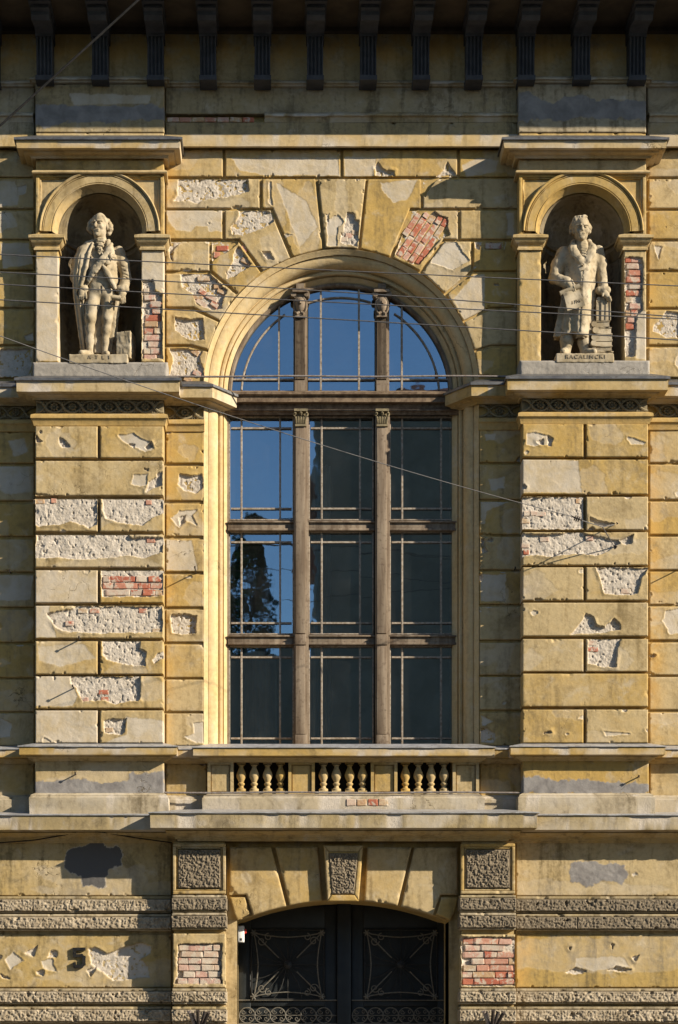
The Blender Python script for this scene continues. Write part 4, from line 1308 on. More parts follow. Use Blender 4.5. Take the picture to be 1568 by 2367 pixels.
pblock('keystone_panel', portal, W2([(761, 1972), (828, 1972), (819, 2066), (768, 2066)], KP + .03), KP + .03, KP - .02, mat='rough_stone', feats=[], verm=.021, vf=36., edge=.014)
for (a, b, c, d) in [((749.5, 1955), (759, 1971), (767, 2067), (757, 2082))]:
    for pts in ([(750, 1955), (838.5, 1955), (829, 1968), (760, 1968)], [(750, 1956.5), (759.5, 1969), (767, 2068), (757.5, 2081)], [(838.5, 1956.5), (829.5, 1969), (820, 2068), (829.5, 2081)], [(758, 2082.5), (767, 2069), (820, 2069), (829.5, 2082.5)]):
        q = W2(pts, KP + .016)
        ar = sum(q[i][0] * q[(i + 1) % 4][1] - q[(i + 1) % 4][0] * q[i][1] for i in range(4))
        pblock('frame_strip', portal, q if ar > 0 else q[::-1], KP + .016, KP - .02, feats=[], edge=.006, chip=.5)
# ================================================================== the great window
# moulded surround: archivolt with straight jambs
def jamb_prof():
    A = np.array((317.0 * U, .020)); B = np.array((263.0 * U, -.290))
    nrm = np.array((-(A[1] - B[1]), A[0] - B[0])); nrm /= np.hypot(*nrm)
    th = [(0, 0), (.13, 0), (.15, .004), (.165, -.022), (.19, -.022)]
    th += [(.19 + .40 * t, -.012 + .038 * math.sin(math.pi * t) ** .7) for t in np.linspace(0.02, .98, 11)]
    th += [(.60, -.022), (.63, -.022)]
    th += [(.63 + .13 * t, -.008 + .024 * math.sin(math.pi * t) ** .8) for t in np.linspace(.05, .95, 6)]
    th += [(.77, -.018), (.80, -.018), (.805, .002), (1.0, .002)]
    q = [(318.5, .0), (318.5, .024)]
    for t, h_ in th:
        c = A + (B - A) * t + nrm * h_
        q.append((c[0] / U, c[1]))
    q += [(262, -.33), (262, -.60)]
    return [(r_ * UA, p) for r_, p in q]
win = arc_sweep('window', house, ACX, ACZ, jamb_prof(), math.pi, 0, 90, 'cream_paint', wear=.0015, legs=(SILL_Z - .02, SILL_Z - .02), sharp=28)
GPL = -.335                               # plane of the glass
def WB(mb, dx0, dx1, dy0, dy1, p0, p1): return DB(mb, dx0, dx1, dy0, dy1, p0, p1)
# outer wooden frame
for xa, xb in [(520, 528.5), (1054.5, 1062)]:
    mb = MB(); WB(mb, xa, xb, 950, 1732, -.40, -.27); mb.build('frame_post', 'wood', win, bevel=.004)
r_o, r_i = 263 * UA, 255.5 * UA
pf = [(r_o, -.27), (r_i + .012, -.27), (r_i, -.285), (r_i, -.40)]
arc_sweep('frame_arch', win, ACX, ACZ, pf, math.pi, 0, 60, 'wood', legs=(WZ(911, -.3), WZ(911, -.3)))
# transom: moulded beam at the springing
TX0, TX1 = WX(519, -.25), WX(1063, -.25)
tp = [(0, WZ(903, -.25)), (.13, WZ(906, -.12)), (.13, WZ(911, -.12)), (.11, WZ(913, -.14)), (.09, WZ(918, -.16)), (.10, WZ(920, -.15)), (.10, WZ(929, -.15)), (.04, WZ(933, -.2)),
      (.035, WZ(945, -.2)), (.065, WZ(946, -.18)), (.065, WZ(949, -.18)), (.045, WZ(951, -.2)), (.03, WZ(959, -.22)), (0, WZ(960, -.25))]
sweep('transom', win, [(TX0, -.25), (TX1, -.25)], tp, 'wood_transom', wear=.002)
MUL = [(683.5, 709), (871.5, 897)]
def capital(x, ytop, ybot, pf, wid):
    """small leafy capital"""
    mb = MB()
    X = WX(x, pf); z0, z1 = WZ(ybot, pf), WZ(ytop, pf); w = wid * U / 2; hh = z1 - z0
    mb.box(X - w * 1.3, X + w * 1.3, z1 - hh * .16, z1, pf - .12, pf + .055)
    mb.box(X - w * .9, X + w * .9, z0, z1 - hh * .161, pf - .12, pf + .005)
    for s in (-1, 1):
        pts = [(X + s * w * (1.05 - .45 * t * math.cos(4.6 * t)), -(pf + .03), z1 - hh * .32 + hh * .16 * t * math.sin(4.6 * t)) for t in np.linspace(0.15, 1, 9)]
        mb.tube(pts, .010, 5)
        mb.tube([(X + s * w * 1.12, -(pf + .03), z1 - hh * .3 - .02), (X + s * w * 1.15, -(pf + .045), z1 - hh * .3), (X + s * w * 1.12, -(pf + .03), z1 - hh * .3 + .02)], [.008, .018, .008], 6)
    for i in range(5):
        t = (i - 2) / 2
        mb.tube([(X + t * w * .8, -(pf + .01), z0 + hh * .05), (X + t * w * .88, -(pf + .03), z0 + hh * .3), (X + t * w * 1.0, -(pf + .042), z0 + hh * .42), (X + t * w * 1.05, -(pf + .02), z0 + hh * .36)], [.014, .016, .012, .005], 6)
    mb.tube([(X, -(pf + .02), z1 - hh * .4), (X, -(pf + .05), z1 - hh * .28), (X, -(pf + .02), z1 - hh * .15)], [.012, .018, .012], 6)
    mb.box(X - w * 1.08, X + w * 1.08, z0 - .025, z0 - .001, pf - .12, pf + .018)
    return mb.build('capital', 'ornament', win, sharp=50)
for k, (xa, xb) in enumerate(MUL):
    PM = -.19
    mb = MB()
    WB(mb, xa - 3.5, xb + 4.5, 958, 1730, -.40, PM - .035)
    WB(mb, xa, xb - 3, 985, 1464, PM - .035, PM); WB(mb, xa, xb - 3, 1492, 1697, PM - .035, PM)
    WB(mb, xa - 1, xb - 1, 1466, 1490, PM - .035, PM + .012)
    WB(mb, xa - 1, xb + 1, 1698, 1728, PM - .035, PM + .022)
    mb.build('mullion', 'wood', win, bevel=.004)
    capital((xa + xb) / 2 - .5, 948, 981, PM, 24)
    # fanlight pilaster: base, fluted shaft, carved head, bracket capital
    xm = (xa + xb) / 2 - (2 if k == 0 else 1)
    pz = -.21
    mb = MB()
    WB(mb, xm - 15.5, xm + 17, 650, 904, -.42, pz - .06)
    WB(mb, xm - 12.5, xm + 12.5, 879, 904, pz - .06, pz + .03)
    X = WX(xm, pz)
    n = 15; fx = np.linspace(-10.5 * U, 10.5 * U, n)
    V = []; F = []
    for i, x in enumerate(fx):
        d_ = 0 if i % 2 == 0 else .016
        V += [(X + x, -(pz - d_), WZ(876, pz)), (X + x * .96, -(pz - d_), WZ(733, pz))]
    for i in range(n - 1): F.append((2 * i, 2 * i + 2, 2 * i + 3, 2 * i + 1))
    V += [(X - 10.5 * U, -(pz - .06), WZ(876, pz)), (X - 10.5 * U, -(pz - .06), WZ(733, pz)), (X + 10.5 * U, -(pz - .06), WZ(876, pz)), (X + 10.5 * U, -(pz - .06), WZ(733, pz))]
    o_ = 2 * n
    F += [(0, 1, o_ + 1, o_), (2 * n - 2, o_ + 2, o_ + 3, 2 * n - 1)]
    mb.add(V, F)
    WB(mb, xm - 12, xm + 12, 727, 732, pz - .06, pz + .03)
    mb.build('fluted_shaft', 'wood', win, sharp=25)
    hb = MB()
    zh = WZ(706, pz)
    pts = [(-.095, .018), (-.08, .03), (-.055, .052), (-.03, .058), (0, .066), (.03, .068), (.06, .06), (.08, .04), (.092, .012)]
    hb.lathe([(r_, zh + z) for z, r_ in pts], X, -(pz + .005), 12)
    hb.tube([(X, -(pz + .065), zh + .025), (X, -(pz + .085), zh - .012)], [.009, .014], 6)
    for s in (-1, 1):
        hb.tube([(X + s * .03, -(pz + .04), zh + .075), (X + s * .062, -(pz + .02), zh + .03), (X + s * .066, -(pz + .01), zh - .04), (X + s * .05, -(pz + .02), zh - .09)], [.02, .022, .02, .012], 6)
        hb.tube([(X + s * .012, -(pz + .02), zh - .09), (X + s * .045, -(pz + .035), zh - .11)], [.02, .018], 6)
    hb.build('carved_head', 'wood', win, sharp=60)
    cb = MB()
    WB(cb, xm - 18, xm + 18, 668, 674, pz - .08, pz + .075)
    WB(cb, xm - 14, xm + 14, 674.5, 690, pz - .08, pz + .03)
    WB(cb, xm - 9, xm + 9, 655, 667, pz - .08, pz + .04)
    for s in (-1, 1):
        for q in (0, .02):
            cb.tube([(X + s * .078, -(pz - .05), WZ(683, pz)), (X + s * .078, -(pz + .055 - q), WZ(683, pz))], [.034 - q, .034 - q], 10)
    cb.build('scroll_capital', 'wood', win, sharp=40)
# sash rails between the rows
COLS = [(529, 680), (713.5, 864.5), (900.5, 1053.5)]
ROWS = [(961, 1203), (1227, 1467), (1492, 1729)]
MUNX = [(558.6, 648), (744, 832.7), (930, 1020)]
MUNY = [(989.5, 1175.5), (1253, 1440), (1519, 1706.6)]
for (xa, xb) in COLS:
    for (ya, yb) in [(1205, 1226), (1469, 1490)]:
        mb = MB()
        WB(mb, xa - 2, xb + 2, ya + 3, yb - 1, -.40, -.25); WB(mb, xa - 2, xb + 2, ya - 1, ya + 2.6, -.40, -.225)
        WB(mb, xa - 2, xb + 2, yb - 5, yb, -.40, -.235)
        mb.build('cross_rail', 'wood', win, bevel=.003)
rnd = random.Random(3)
def pane(pts):
    """one sheet of glass; pts world (x,z); every sheet sits a little out of true"""
    c = np.mean(np.array(pts), 0)
    tx, tz = rnd.uniform(-.004, .004), rnd.uniform(-.004, .004)
    V = [(x, -(GPL + (x - c[0]) * tx + (z - c[1]) * tz), z) for x, z in pts]
    return obj('pane', np_mesh('pane', V, [tuple(range(len(V)))], smooth=False), 'glass', win)
for ci, (xa, xb) in enumerate(COLS):
    for ri, (ya, yb) in enumerate(ROWS):
        # sash frame
        mb = MB(); e = 3.2
        WB(mb, xa, xa + e, ya, yb, -.36, -.29); WB(mb, xb - e, xb, ya, yb, -.36, -.29)
        WB(mb, xa + e, xb - e, ya, ya + e, -.36, -.2905); WB(mb, xa + e, xb - e, yb - e, yb, -.36, -.2905)
        mb.build('sash', 'wood_pale', win, bevel=.002)
        xs = [xa + e] + list(MUNX[ci]) + [xb - e]; ys = [ya + e] + list(MUNY[ri]) + [yb - e]
        for x in xs[1:3]:
            mb = MB(); WB(mb, x - 2.2, x + 2.2, ya + e, yb - e, -.355, -.305); mb.build('muntin', 'wood_pale', win, bevel=.002)
        for y in ys[1:3]:
            mb = MB()
            for i in range(3): WB(mb, xs[i] + 2.3, xs[i + 1] - 2.3, y - 2.0, y + 2.0, -.355, -.307)
            mb.build('muntin', 'wood_pale', win)
        for i in range(3):
            for j in range(3):
                x0, x1, y0, y1 = xs[i], xs[i + 1], ys[j], ys[j + 1]
                pane(W2([(x0, y1), (x1, y1), (x1, y0), (x0, y0)], GPL))
# fanlight
FCX, FCZ = WX(789.6, .06), ACZ
RA, RB = 233 * UA, 257 * UA
zb_, zm_ = WZ(904, GPL), WZ(879, GPL)
lines = [(None, 680), (713, 866), (899, None)]
xl = FCX - RB
strips = [[xl, WX(645.5, GPL), WX(680, GPL)], [WX(713, GPL), WX(742, GPL), WX(830, GPL), WX(866, GPL)], [WX(899, GPL), WX(929, GPL), FCX + RB]]
def arcz(x, r_): return FCZ + math.sqrt(max(r_ * r_ - (x - FCX) ** 2, 0))
for st in strips:
    for i in range(len(st) - 1):
        xa, xb = st[i], st[i + 1]
        pane([(xa, zb_), (xb, zb_), (xb, zm_), (xa, zm_)])
        xs = np.linspace(xa, xb, 14)
        inn = [max(arcz(x, RA), zm_) for x in xs]; out = [max(arcz(x, RB), zm_) for x in xs]
        lo = [(x, zm_) for x in xs if True]
        ia = [(x, z) for x, z in zip(xs, inn)]
        if max(inn) - zm_ > .03:
            k = [j for j in range(14) if inn[j] > zm_ + 1e-6]
            seg = xs[k[0]:k[-1] + 1] if False else [xs[j] for j in k]
            pane([(seg[0], zm_), (seg[-1], zm_)] + [(x, arcz(x, RA)) for x in reversed(seg)])
        k = [j for j in range(14) if out[j] > zm_ + 1e-6]
        seg = [xs[j] for j in k]
        pane([(x, max(arcz(x, RA), zm_)) for x in seg] + [(x, arcz(x, RB)) for x in reversed(seg)])
        if i > 0:
            mb = MB(); mb.box(xa - .011, xa + .011, zb_, arcz(xa, RB), -.355, -.30); mb.build('muntin', 'wood_pale', win)
    mb = MB(); mb.box(st[0], st[-1], zm_ - .010, zm_ + .010, -.355, -.303); mb.build('muntin', 'wood_pale', win)
for a0, a1 in [(176, 124), (109, 72), (57, 4)]:
    mb = MB()
    mb.tube([(FCX + RA * math.cos(R(a)), .325, FCZ + RA * math.sin(R(a))) for a in np.linspace(a0, a1, 24)], .0125, 6)
    mb.build('curved_muntin', 'wood_pale', win)
# the room behind: dark, with plastered inner reveals, and pale curtains drawn aside
mb = MB()
X0, X1, Z0, Z1 = ACX - 3.2, ACX + 3.2, SILL_Z - .9, ACZ + 1.9
mb.box(X0, X0 + .1, Z0, Z1, -6, -.62); mb.box(X1 - .1, X1, Z0, Z1, -6, -.62)
mb.box(X0, X1, Z0 - .1, Z0, -6, -.62); mb.box(X0, X1, Z1, Z1 + .1, -6, -.62); mb.box(X0, X1, Z0 - .1, Z1 + .1, -6.1, -6)
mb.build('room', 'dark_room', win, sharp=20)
rv = arch_loop(ACX, ACZ, 262 * UA, SILL_Z - .02)
V = [(x, .45, z) for x, z in rv] + [(x * 1.0 + (x - ACX) * .10, .95, z) for x, z in rv]
n = len(rv)
obj('inner_reveal', np_mesh('inner_reveal', V, [(i, i + 1, i + n + 1, i + n) for i in range(n - 1)], smooth=False), 'plaster_white', win)
def curtain(xa, xb, za, zb, p, folds, amp):
    xs = np.linspace(xa, xb, folds * 8 + 1); zs = np.linspace(za, zb, 9)
    X, Z = np.meshgrid(xs, zs, indexing='ij')
    t = (X - xa) / (xb - xa)
    Y = -(p + amp * np.sin(t * folds * 2 * math.pi) * (1 - .3 * (Z - za) / (zb - za)))
    obj('curtain', np_mesh('curtain', np.stack([X, Y, Z], -1).reshape(-1, 3), grid_faces(len(xs), 9)), 'curtain', win)
curtain(WX(716), WX(772), SILL_Z - .4, WZ(1000), -1.25, 4, .05)
curtain(WX(560), WX(640), SILL_Z - .4, WZ(1240), -1.5, 5, .05)

# ================================================================== the door
DP = -.63
mb = MB(); DB(mb, 540, 1050, 2085, 2745, DP - .08, DP - .03)
door = mb.build('door', 'iron_door', house)
def darcz(x, p=DP): return DCZ + math.sqrt(DR ** 2 - (x - DCX) ** 2)
mb = MB(); DB(mb, 780, 812, 2085, 2745, DP - .03, DP + .05); mb.build('door_post', 'iron_door', door, bevel=.006)
for (xa, xb) in [(552, 779), (813, 1040)]:
    mb = MB()
    DB(mb, xa, xa + 28, 2095, 2740, DP - .03, DP); DB(mb, xb - 28, xb, 2095, 2740, DP - .03, DP)
    DB(mb, xa + 28.2, xb - 28.2, 2095, 2146, DP - .03, DP - .001); DB(mb, xa + 28.2, xb - 28.2, 2312, 2326, DP - .03, DP - .001); DB(mb, xa + 28.2, xb - 28.2, 2368, 2400, DP - .03, DP - .001)
    mb.build('door_leaf', 'iron_door', door, bevel=.005)
    X0, X1 = WX(xa + 30, DP), WX(xb - 30, DP); Z1, Z0 = WZ(2150, DP), WZ(2310, DP)
    Xc, Zc = (X0 + X1) / 2, (Z0 + Z1) / 2
    y = -(DP + .02)
    g = MB()
    g.tube([(X0, y, Z0), (X1, y, Z0)], .010); g.tube([(X0, y, Z1), (X1, y, Z1)], .010); g.tube([(X0, y, Z0), (X0, y, Z1)], .010); g.tube([(X1, y, Z0), (X1, y, Z1)], .010)
    g.tube([(Xc, y, Z0), (Xc, y, Z1)], .008); g.tube([(X0, y, Zc), (X1, y, Zc)], .008)
    for k in range(16):                     # spider-web star
        a = 2 * math.pi * k / 16 + .0
        if k % 4 == 0: continue
        L = min((X1 - X0) / 2 / max(abs(math.cos(a)), 1e-3), (Z1 - Z0) / 2 / max(abs(math.sin(a)), 1e-3)) * .96
        g.tube([(Xc + math.cos(a + .12 * math.sin(math.pi * t)) * L * t, y, Zc + math.sin(a + .12 * math.sin(math.pi * t)) * L * t) for t in np.linspace(.08, 1, 8)], .007, 5)
    g.build('star_grille', 'iron_grille', door)
    b = MB(); b.lathe([(.0001, 0), (.05, 0), (.045, .02), (.02, .03), (.0001, .04)], 0, 0, 12)
    me = b.mesh('boss'); ob = obj('boss', me, 'iron_grille', door, (Xc, y, Zc)); ob.rotation_euler = (R(90), 0, 0)
    # scrolls
    def spiral(cx, cz, r_, a0, turns, s=1):
        return [(cx + r_ * (1 - .75 * t) * math.cos(a0 + s * t * turns * 2 * math.pi), y - .004, cz + r_ * (1 - .75 * t) * math.sin(a0 + s * t * turns * 2 * math.pi)) for t in np.linspace(0, 1, 26)]
    sc = MB()
    for sx in (-1, 1):
        for sz in (-1, 1):
            cx_, cz_ = Xc + sx * (X1 - X0) * .36, Zc + sz * (Z1 - Z0) * .34
            sc.tube(spiral(cx_, cz_, .055, 0, 1.2, sx), .007, 5); sc.tube(spiral(cx_ - sx * .08, cz_ + sz * .05, .045, 1.5, 1.2, -sx), .007, 5)
            ex, ez = Xc + sx * (X1 - X0) * .47, Zc + sz * (Z1 - Z0) * .46
            for da in (-.55, 0, .55):
                a = math.atan2(-sz, -sx) + da
                sc.tube([(ex + math.cos(a + .2 * da * t) * .42 * t, y - .004, ez + math.sin(a + .2 * da * t) * .42 * t) for t in np.linspace(0, 1, 7)], .008, 5)
            for q in range(6):
                a = q * math.pi / 3
                sc.tube([(ex, y - .01, ez), (ex + .04 * math.cos(a), y - .012, ez + .04 * math.sin(a))], [.012, .008], 5)
    sc.build('scroll_grille', 'iron_scroll', door)
    fr = MB(); zc = WZ(2347, DP); pt = 36.5 * U
    xr = WX(xa, DP) + pt * .55
    while xr < WX(xb, DP):
        fr.tube([(xr + pt * .5 * math.cos(a), y, zc + pt * .5 * math.sin(a)) for a in np.linspace(0, 2 * math.pi, 25)], .007, 5)
        for sx in (-1, 1):
            for sz in (-1, 1):
                fr.tube(spiral(xr + sx * pt * .24, zc + sz * pt * .22, pt * .16, 0, 1.1, sx * sz), .005, 5)
        for q in range(4):
            a = q * math.pi / 2
            fr.tube([(xr + pt * .5, y - .006, zc), (xr + pt * .5 + .03 * math.cos(a), y - .008, zc + .03 * math.sin(a))], [.012, .006], 5)
        xr += pt
    fr.tube([(WX(xa, DP), y, zc), (WX(xb, DP), y, zc)], .005, 5)
    fr.tube([(WX(xa, DP), y, zc - pt * .55), (WX(xb, DP), y, zc - pt * .55)], .008, 5); fr.tube([(WX(xa, DP), y, WZ(2312, DP)), (WX(xb, DP), y, WZ(2312, DP))], .008, 5)
    fr.build('ring_frieze', 'iron_scroll', door)
# ================================================================== statues, modelled as distance fields
class Field:
    def __init__(s, lo, hi, h=.0065):
        s.lo = np.array(lo, float); s.h = h
        n = np.ceil((np.array(hi) - s.lo) / h).astype(int) + 1
        s.ax = [s.lo[i] + h * np.arange(n[i]) for i in range(3)]
        s.v = np.full(n, 1.0, np.float32)
    def sl(s, lo, hi, m):
        r_ = []
        for i in range(3):
            a = int(max(0, math.floor((lo[i] - m - s.lo[i]) / s.h))); b = int(min(len(s.ax[i]), math.ceil((hi[i] + m - s.lo[i]) / s.h) + 1))
            if b <= a: return None, None
            r_.append(slice(a, b))
        X = s.ax[0][r_[0]][:, None, None]; Y = s.ax[1][r_[1]][None, :, None]; Z = s.ax[2][r_[2]][None, None, :]
        return tuple(r_), (X, Y, Z)
    def put(s, q, d, k, cut=False):
        a = s.v[q]; d = np.broadcast_to(d, a.shape)
        if cut:
            d = -d; hh = np.clip(.5 - .5 * (d - a) / max(k, 1e-6) * -1, 0, 1)
            hh = np.clip(.5 + .5 * (d - a) / max(k, 1e-6), 0, 1)
            s.v[q] = a * (1 - hh) + d * hh + k * hh * (1 - hh)
        else:
            hh = np.clip(.5 + .5 * (a - d) / max(k, 1e-6), 0, 1)
            s.v[q] = a * (1 - hh) + d * hh - k * hh * (1 - hh)
    def cone(s, a, b, ra, rb, k=.02, sy=1.0, cut=False):
        a = np.array(a, float); b = np.array(b, float); rm = max(ra, rb)
        q, c = s.sl(np.minimum(a, b) - rm, np.maximum(a, b) + rm, k + .03)
        if q is None: return
        ab = b - a; ab_s = ab * [1, 1 / sy, 1]
        px, py, pz = c[0] - a[0], (c[1] - a[1]) / sy, c[2] - a[2]
        t = np.clip((px * ab_s[0] + py * ab_s[1] + pz * ab_s[2]) / (ab_s @ ab_s + 1e-9), 0, 1)
        d = np.sqrt((px - t * ab_s[0]) ** 2 + (py - t * ab_s[1]) ** 2 + (pz - t * ab_s[2]) ** 2) - (ra + (rb - ra) * t)
        s.put(q, d * min(1, sy) if sy < 1 else d, k, cut)
    def chain(s, pts, rs, k=.02, sy=1.0, cut=False):
        for i in range(len(pts) - 1): s.cone(pts[i], pts[i + 1], rs[i], rs[i + 1], k, sy, cut)
    def ell(s, c, r_, k=.02, cut=False, yaw=0.0, roll=0.0):
        c = np.array(c, float); r_ = np.array(r_, float); m = r_.max()
        q, g = s.sl(c - m, c + m, k + .03)
        if q is None: return
        x, y, z = g[0] - c[0], g[1] - c[1], g[2] - c[2]
        if roll: x, z = x * math.cos(roll) + z * math.sin(roll), -x * math.sin(roll) + z * math.cos(roll)
        if yaw: x, y = x * math.cos(yaw) + y * math.sin(yaw), -x * math.sin(yaw) + y * math.cos(yaw)
        k0 = np.sqrt((x / r_[0]) ** 2 + (y / r_[1]) ** 2 + (z / r_[2]) ** 2)
        s.put(q, (k0 - 1) * r_.min(), k, cut)
    def box(s, c, hs, rad=.01, k=.005, cut=False, yaw=0.0, roll=0.0, pitch=0.0):
        c = np.array(c, float); hs = np.array(hs, float); m = np.linalg.norm(hs)
        q, g = s.sl(c - m, c + m, k + .02)
        if q is None: return
        x, y, z = g[0] - c[0], g[1] - c[1], g[2] - c[2]
        if roll: x, z = x * math.cos(roll) + z * math.sin(roll), -x * math.sin(roll) + z * math.cos(roll)
        if yaw: x, y = x * math.cos(yaw) + y * math.sin(yaw), -x * math.sin(yaw) + y * math.cos(yaw)
        if pitch: y, z = y * math.cos(pitch) + z * math.sin(pitch), -y * math.sin(pitch) + z * math.cos(pitch)
        dx, dy, dz = np.abs(x) - hs[0] + rad, np.abs(y) - hs[1] + rad, np.abs(z) - hs[2] + rad
        d = np.sqrt(np.maximum(dx, 0) ** 2 + np.maximum(dy, 0) ** 2 + np.maximum(dz, 0) ** 2) + np.minimum(np.maximum(dx, np.maximum(dy, dz)), 0) - rad
        s.put(q, d, k, cut)
    def skirt(s, rows, k=.03, folds=0, amp=0.0, phase=0.0):
        """rows (z, cx, cy, rx, ry) from bottom to top: a draped hollow-looking bell"""
        zs = [r_[0] for r_ in rows]
        q, g = s.sl((-.6, -.6, zs[0]), (.6, .6, zs[-1]), .03)
        X, Y, Z = g
        f = lambda i: np.interp(Z, zs, [r_[i] for r_ in rows])
        x, y = (X - f(1)), (Y - f(2)); rx, ry = f(3), f(4)
        an = np.arctan2(y / ry, x / rx)
        t = np.clip((zs[-1] - Z) / (zs[-1] - zs[0]), 0, 1)
        w = amp * t * (np.sin(an * folds + phase) + .6 * np.sin(an * (folds * 1.7) + 2 + phase + 3 * Z)) if folds else 0
        d = (np.sqrt((x / rx) ** 2 + (y / ry) ** 2) - 1) * np.minimum(rx, ry) + w
        d = np.maximum(d, np.maximum(zs[0] - Z, Z - zs[-1]))
        s.put(q, d, k)
    def carve(s, fn, k=.006):
        """remove where fn(x,y,z) < 0"""
        X = s.ax[0][:, None, None]; Y = s.ax[1][None, :, None]; Z = s.ax[2][None, None, :]
        d = -np.broadcast_to(fn(X, Y, Z), s.v.shape); a = s.v
        hh = np.clip(.5 + .5 * (d - a) / k, 0, 1)
        s.v = (a * (1 - hh) + d * hh + k * hh * (1 - hh)).astype(np.float32)
    def ripple(s, amp, f, seed, zr=None):
        X = s.ax[0][:, None, None]; Y = s.ax[1][None, :, None]; Z = s.ax[2][None, None, :]
        n = fbm(X * f + Y * f * .7 + 0 * Z, Z * f * .8 + Y * f * .5 + 0 * X, 1.0, 3, seed) - .5
        w = amp * n
        if zr is not None: w = w * sstep(zr[0], zr[1], Z)
        s.v += w.astype(np.float32)
    def mesh(s, name):
        v = s.v; sg = v < 0
        nx, ny, nz = v.shape
        c = np.zeros((nx - 1, ny - 1, nz - 1), np.int8)
        for i in (0, 1):
            for j in (0, 1):
                for k in (0, 1): c += sg[i:nx - 1 + i, j:ny - 1 + j, k:nz - 1 + k]
        act = (c > 0) & (c < 8)
        I, J, K = np.nonzero(act)
        idx = np.full(act.shape, -1, np.int32); idx[I, J, K] = np.arange(len(I))
        P = np.zeros((len(I), 3)); cnt = np.zeros(len(I))
        cor = [(i, j, k) for i in (0, 1) for j in (0, 1) for k in (0, 1)]
        for a in cor:
            for ax in range(3):
                if a[ax]: continue
                b = list(a); b[ax] = 1
                va = v[I + a[0], J + a[1], K + a[2]]; vb = v[I + b[0], J + b[1], K + b[2]]
                m = (va < 0) != (vb < 0)
                t = np.where(m, va / np.where(m, va - vb, 1), 0)
                for d in range(3): P[:, d] += np.where(m, a[d] + (t if d == ax else 0), 0)
                cnt += m
        P /= cnt[:, None]
        V = s.lo + (P + np.stack([I, J, K], 1)) * s.h
        F = []
        for ax in range(3):
            o = [(1, 2), (2, 0), (0, 1)][ax]
            sh = [slice(1, -1)] * 3; sh[ax] = slice(0, -1)
            sh2 = list(sh); sh2[ax] = slice(1, None)
            A = sg[tuple(sh)]; B = sg[tuple(sh2)]
            for pos in (True, False):
                m = (A & ~B) if pos else (~A & B)
                g = np.stack(np.nonzero(m), 1)
                for d in range(3):
                    if d != ax: g[:, d] += 1
                if len(g) == 0: continue
                def at(du, dv):
                    h_ = g.copy(); h_[:, o[0]] -= du; h_[:, o[1]] -= dv
                    return idx[h_[:, 0], h_[:, 1], h_[:, 2]]
                f = np.stack([at(1, 1), at(0, 1), at(0, 0), at(1, 0)], 1)
                F.append(f if pos else f[:, ::-1])
        F = np.concatenate(F); F = F[(F >= 0).all(1)]
        # local axes: x right, y towards the street -> world y is negative
        V = V * [1, -1, 1]; F = F[:, ::-1]
        return np_mesh(name, V, F)

def statue_empty(cx, dy, label):
    t = empty('statue', (WX(cx, .2), -.10, WZ(dy, .25)))
    return tag(t, label, 'statue', None)

def hand(f, wrist, knuck, tips, spread, thumb):
    """palm from wrist to knuckles, four fingers to the tips, thumb off the side"""
    w = np.array(wrist, float); kk = np.array(knuck, float); tp = np.array(tips, float); sp = np.array(spread, float)
    f.cone(w, (w + kk) / 2, .028, .036, .015, sy=.8); f.cone((w + kk) / 2, kk, .036, .038, .015, sy=.75)
    for i, L in enumerate((.92, 1.0, .97, .82)):
        b = kk + sp * (i - 1.5); e = tp + sp * (i - 1.5) * 1.05
        m = b + (e - b) * .5 * L + np.array((0, .014, .004))
        f.chain([b, m, b + (e - b) * L], [.0115, .011, .009], .004)
    f.chain([w + (kk - w) * .35 + sp * 2.0, thumb[0], thumb[1]], [.014, .012, .009], .006)

def face(f, c, s=1.0, look=0.0):
    """features on a head centred at c (half height level)"""
    c = np.array(c, float)
    def P(x, y, z):
        x, y = x * math.cos(look) + y * math.sin(look), -x * math.sin(look) + y * math.cos(look)
        return c + np.array((x, y, z)) * s
    f.ell(P(0, -.005, .02), np.array((.078, .098, .112)) * s, .02)
    f.ell(P(0, .025, -.055), np.array((.060, .070, .075)) * s, .03)
    f.ell(P(0, .078, -.108), np.array((.028, .024, .024)) * s, .02)
    for sx in (-1, 1):
        f.ell(P(sx * .036, .098, .000), np.array((.024, .016, .015)) * s, .008, cut=True)
        f.ell(P(sx * .036, .080, -.002), np.array((.017, .016, .011)) * s, .004)
        f.cone(P(sx * .014, .100, .020), P(sx * .058, .084, .018), .011 * s, .009 * s, .008)
        f.ell(P(sx * .045, .070, -.036), np.array((.022, .022, .022)) * s, .015)
        f.ell(P(sx * .080, .0, -.01), np.array((.012, .024, .034)) * s, .008)
    f.chain([P(0, .098, .012), P(0, .116, -.026), P(0, .122, -.040)], [.009 * s, .013 * s, .017 * s], .008)
    f.cone(P(-.024, .094, -.068), P(.024, .094, -.068), .009 * s, .009 * s, .006)
    f.cone(P(-.020, .090, -.082), P(.020, .090, -.082), .010 * s, .010 * s, .006)
    f.cone(P(-.026, .103, -.0745), P(.026, .103, -.0745), .0045 * s, .0045 * s, .003, cut=True)

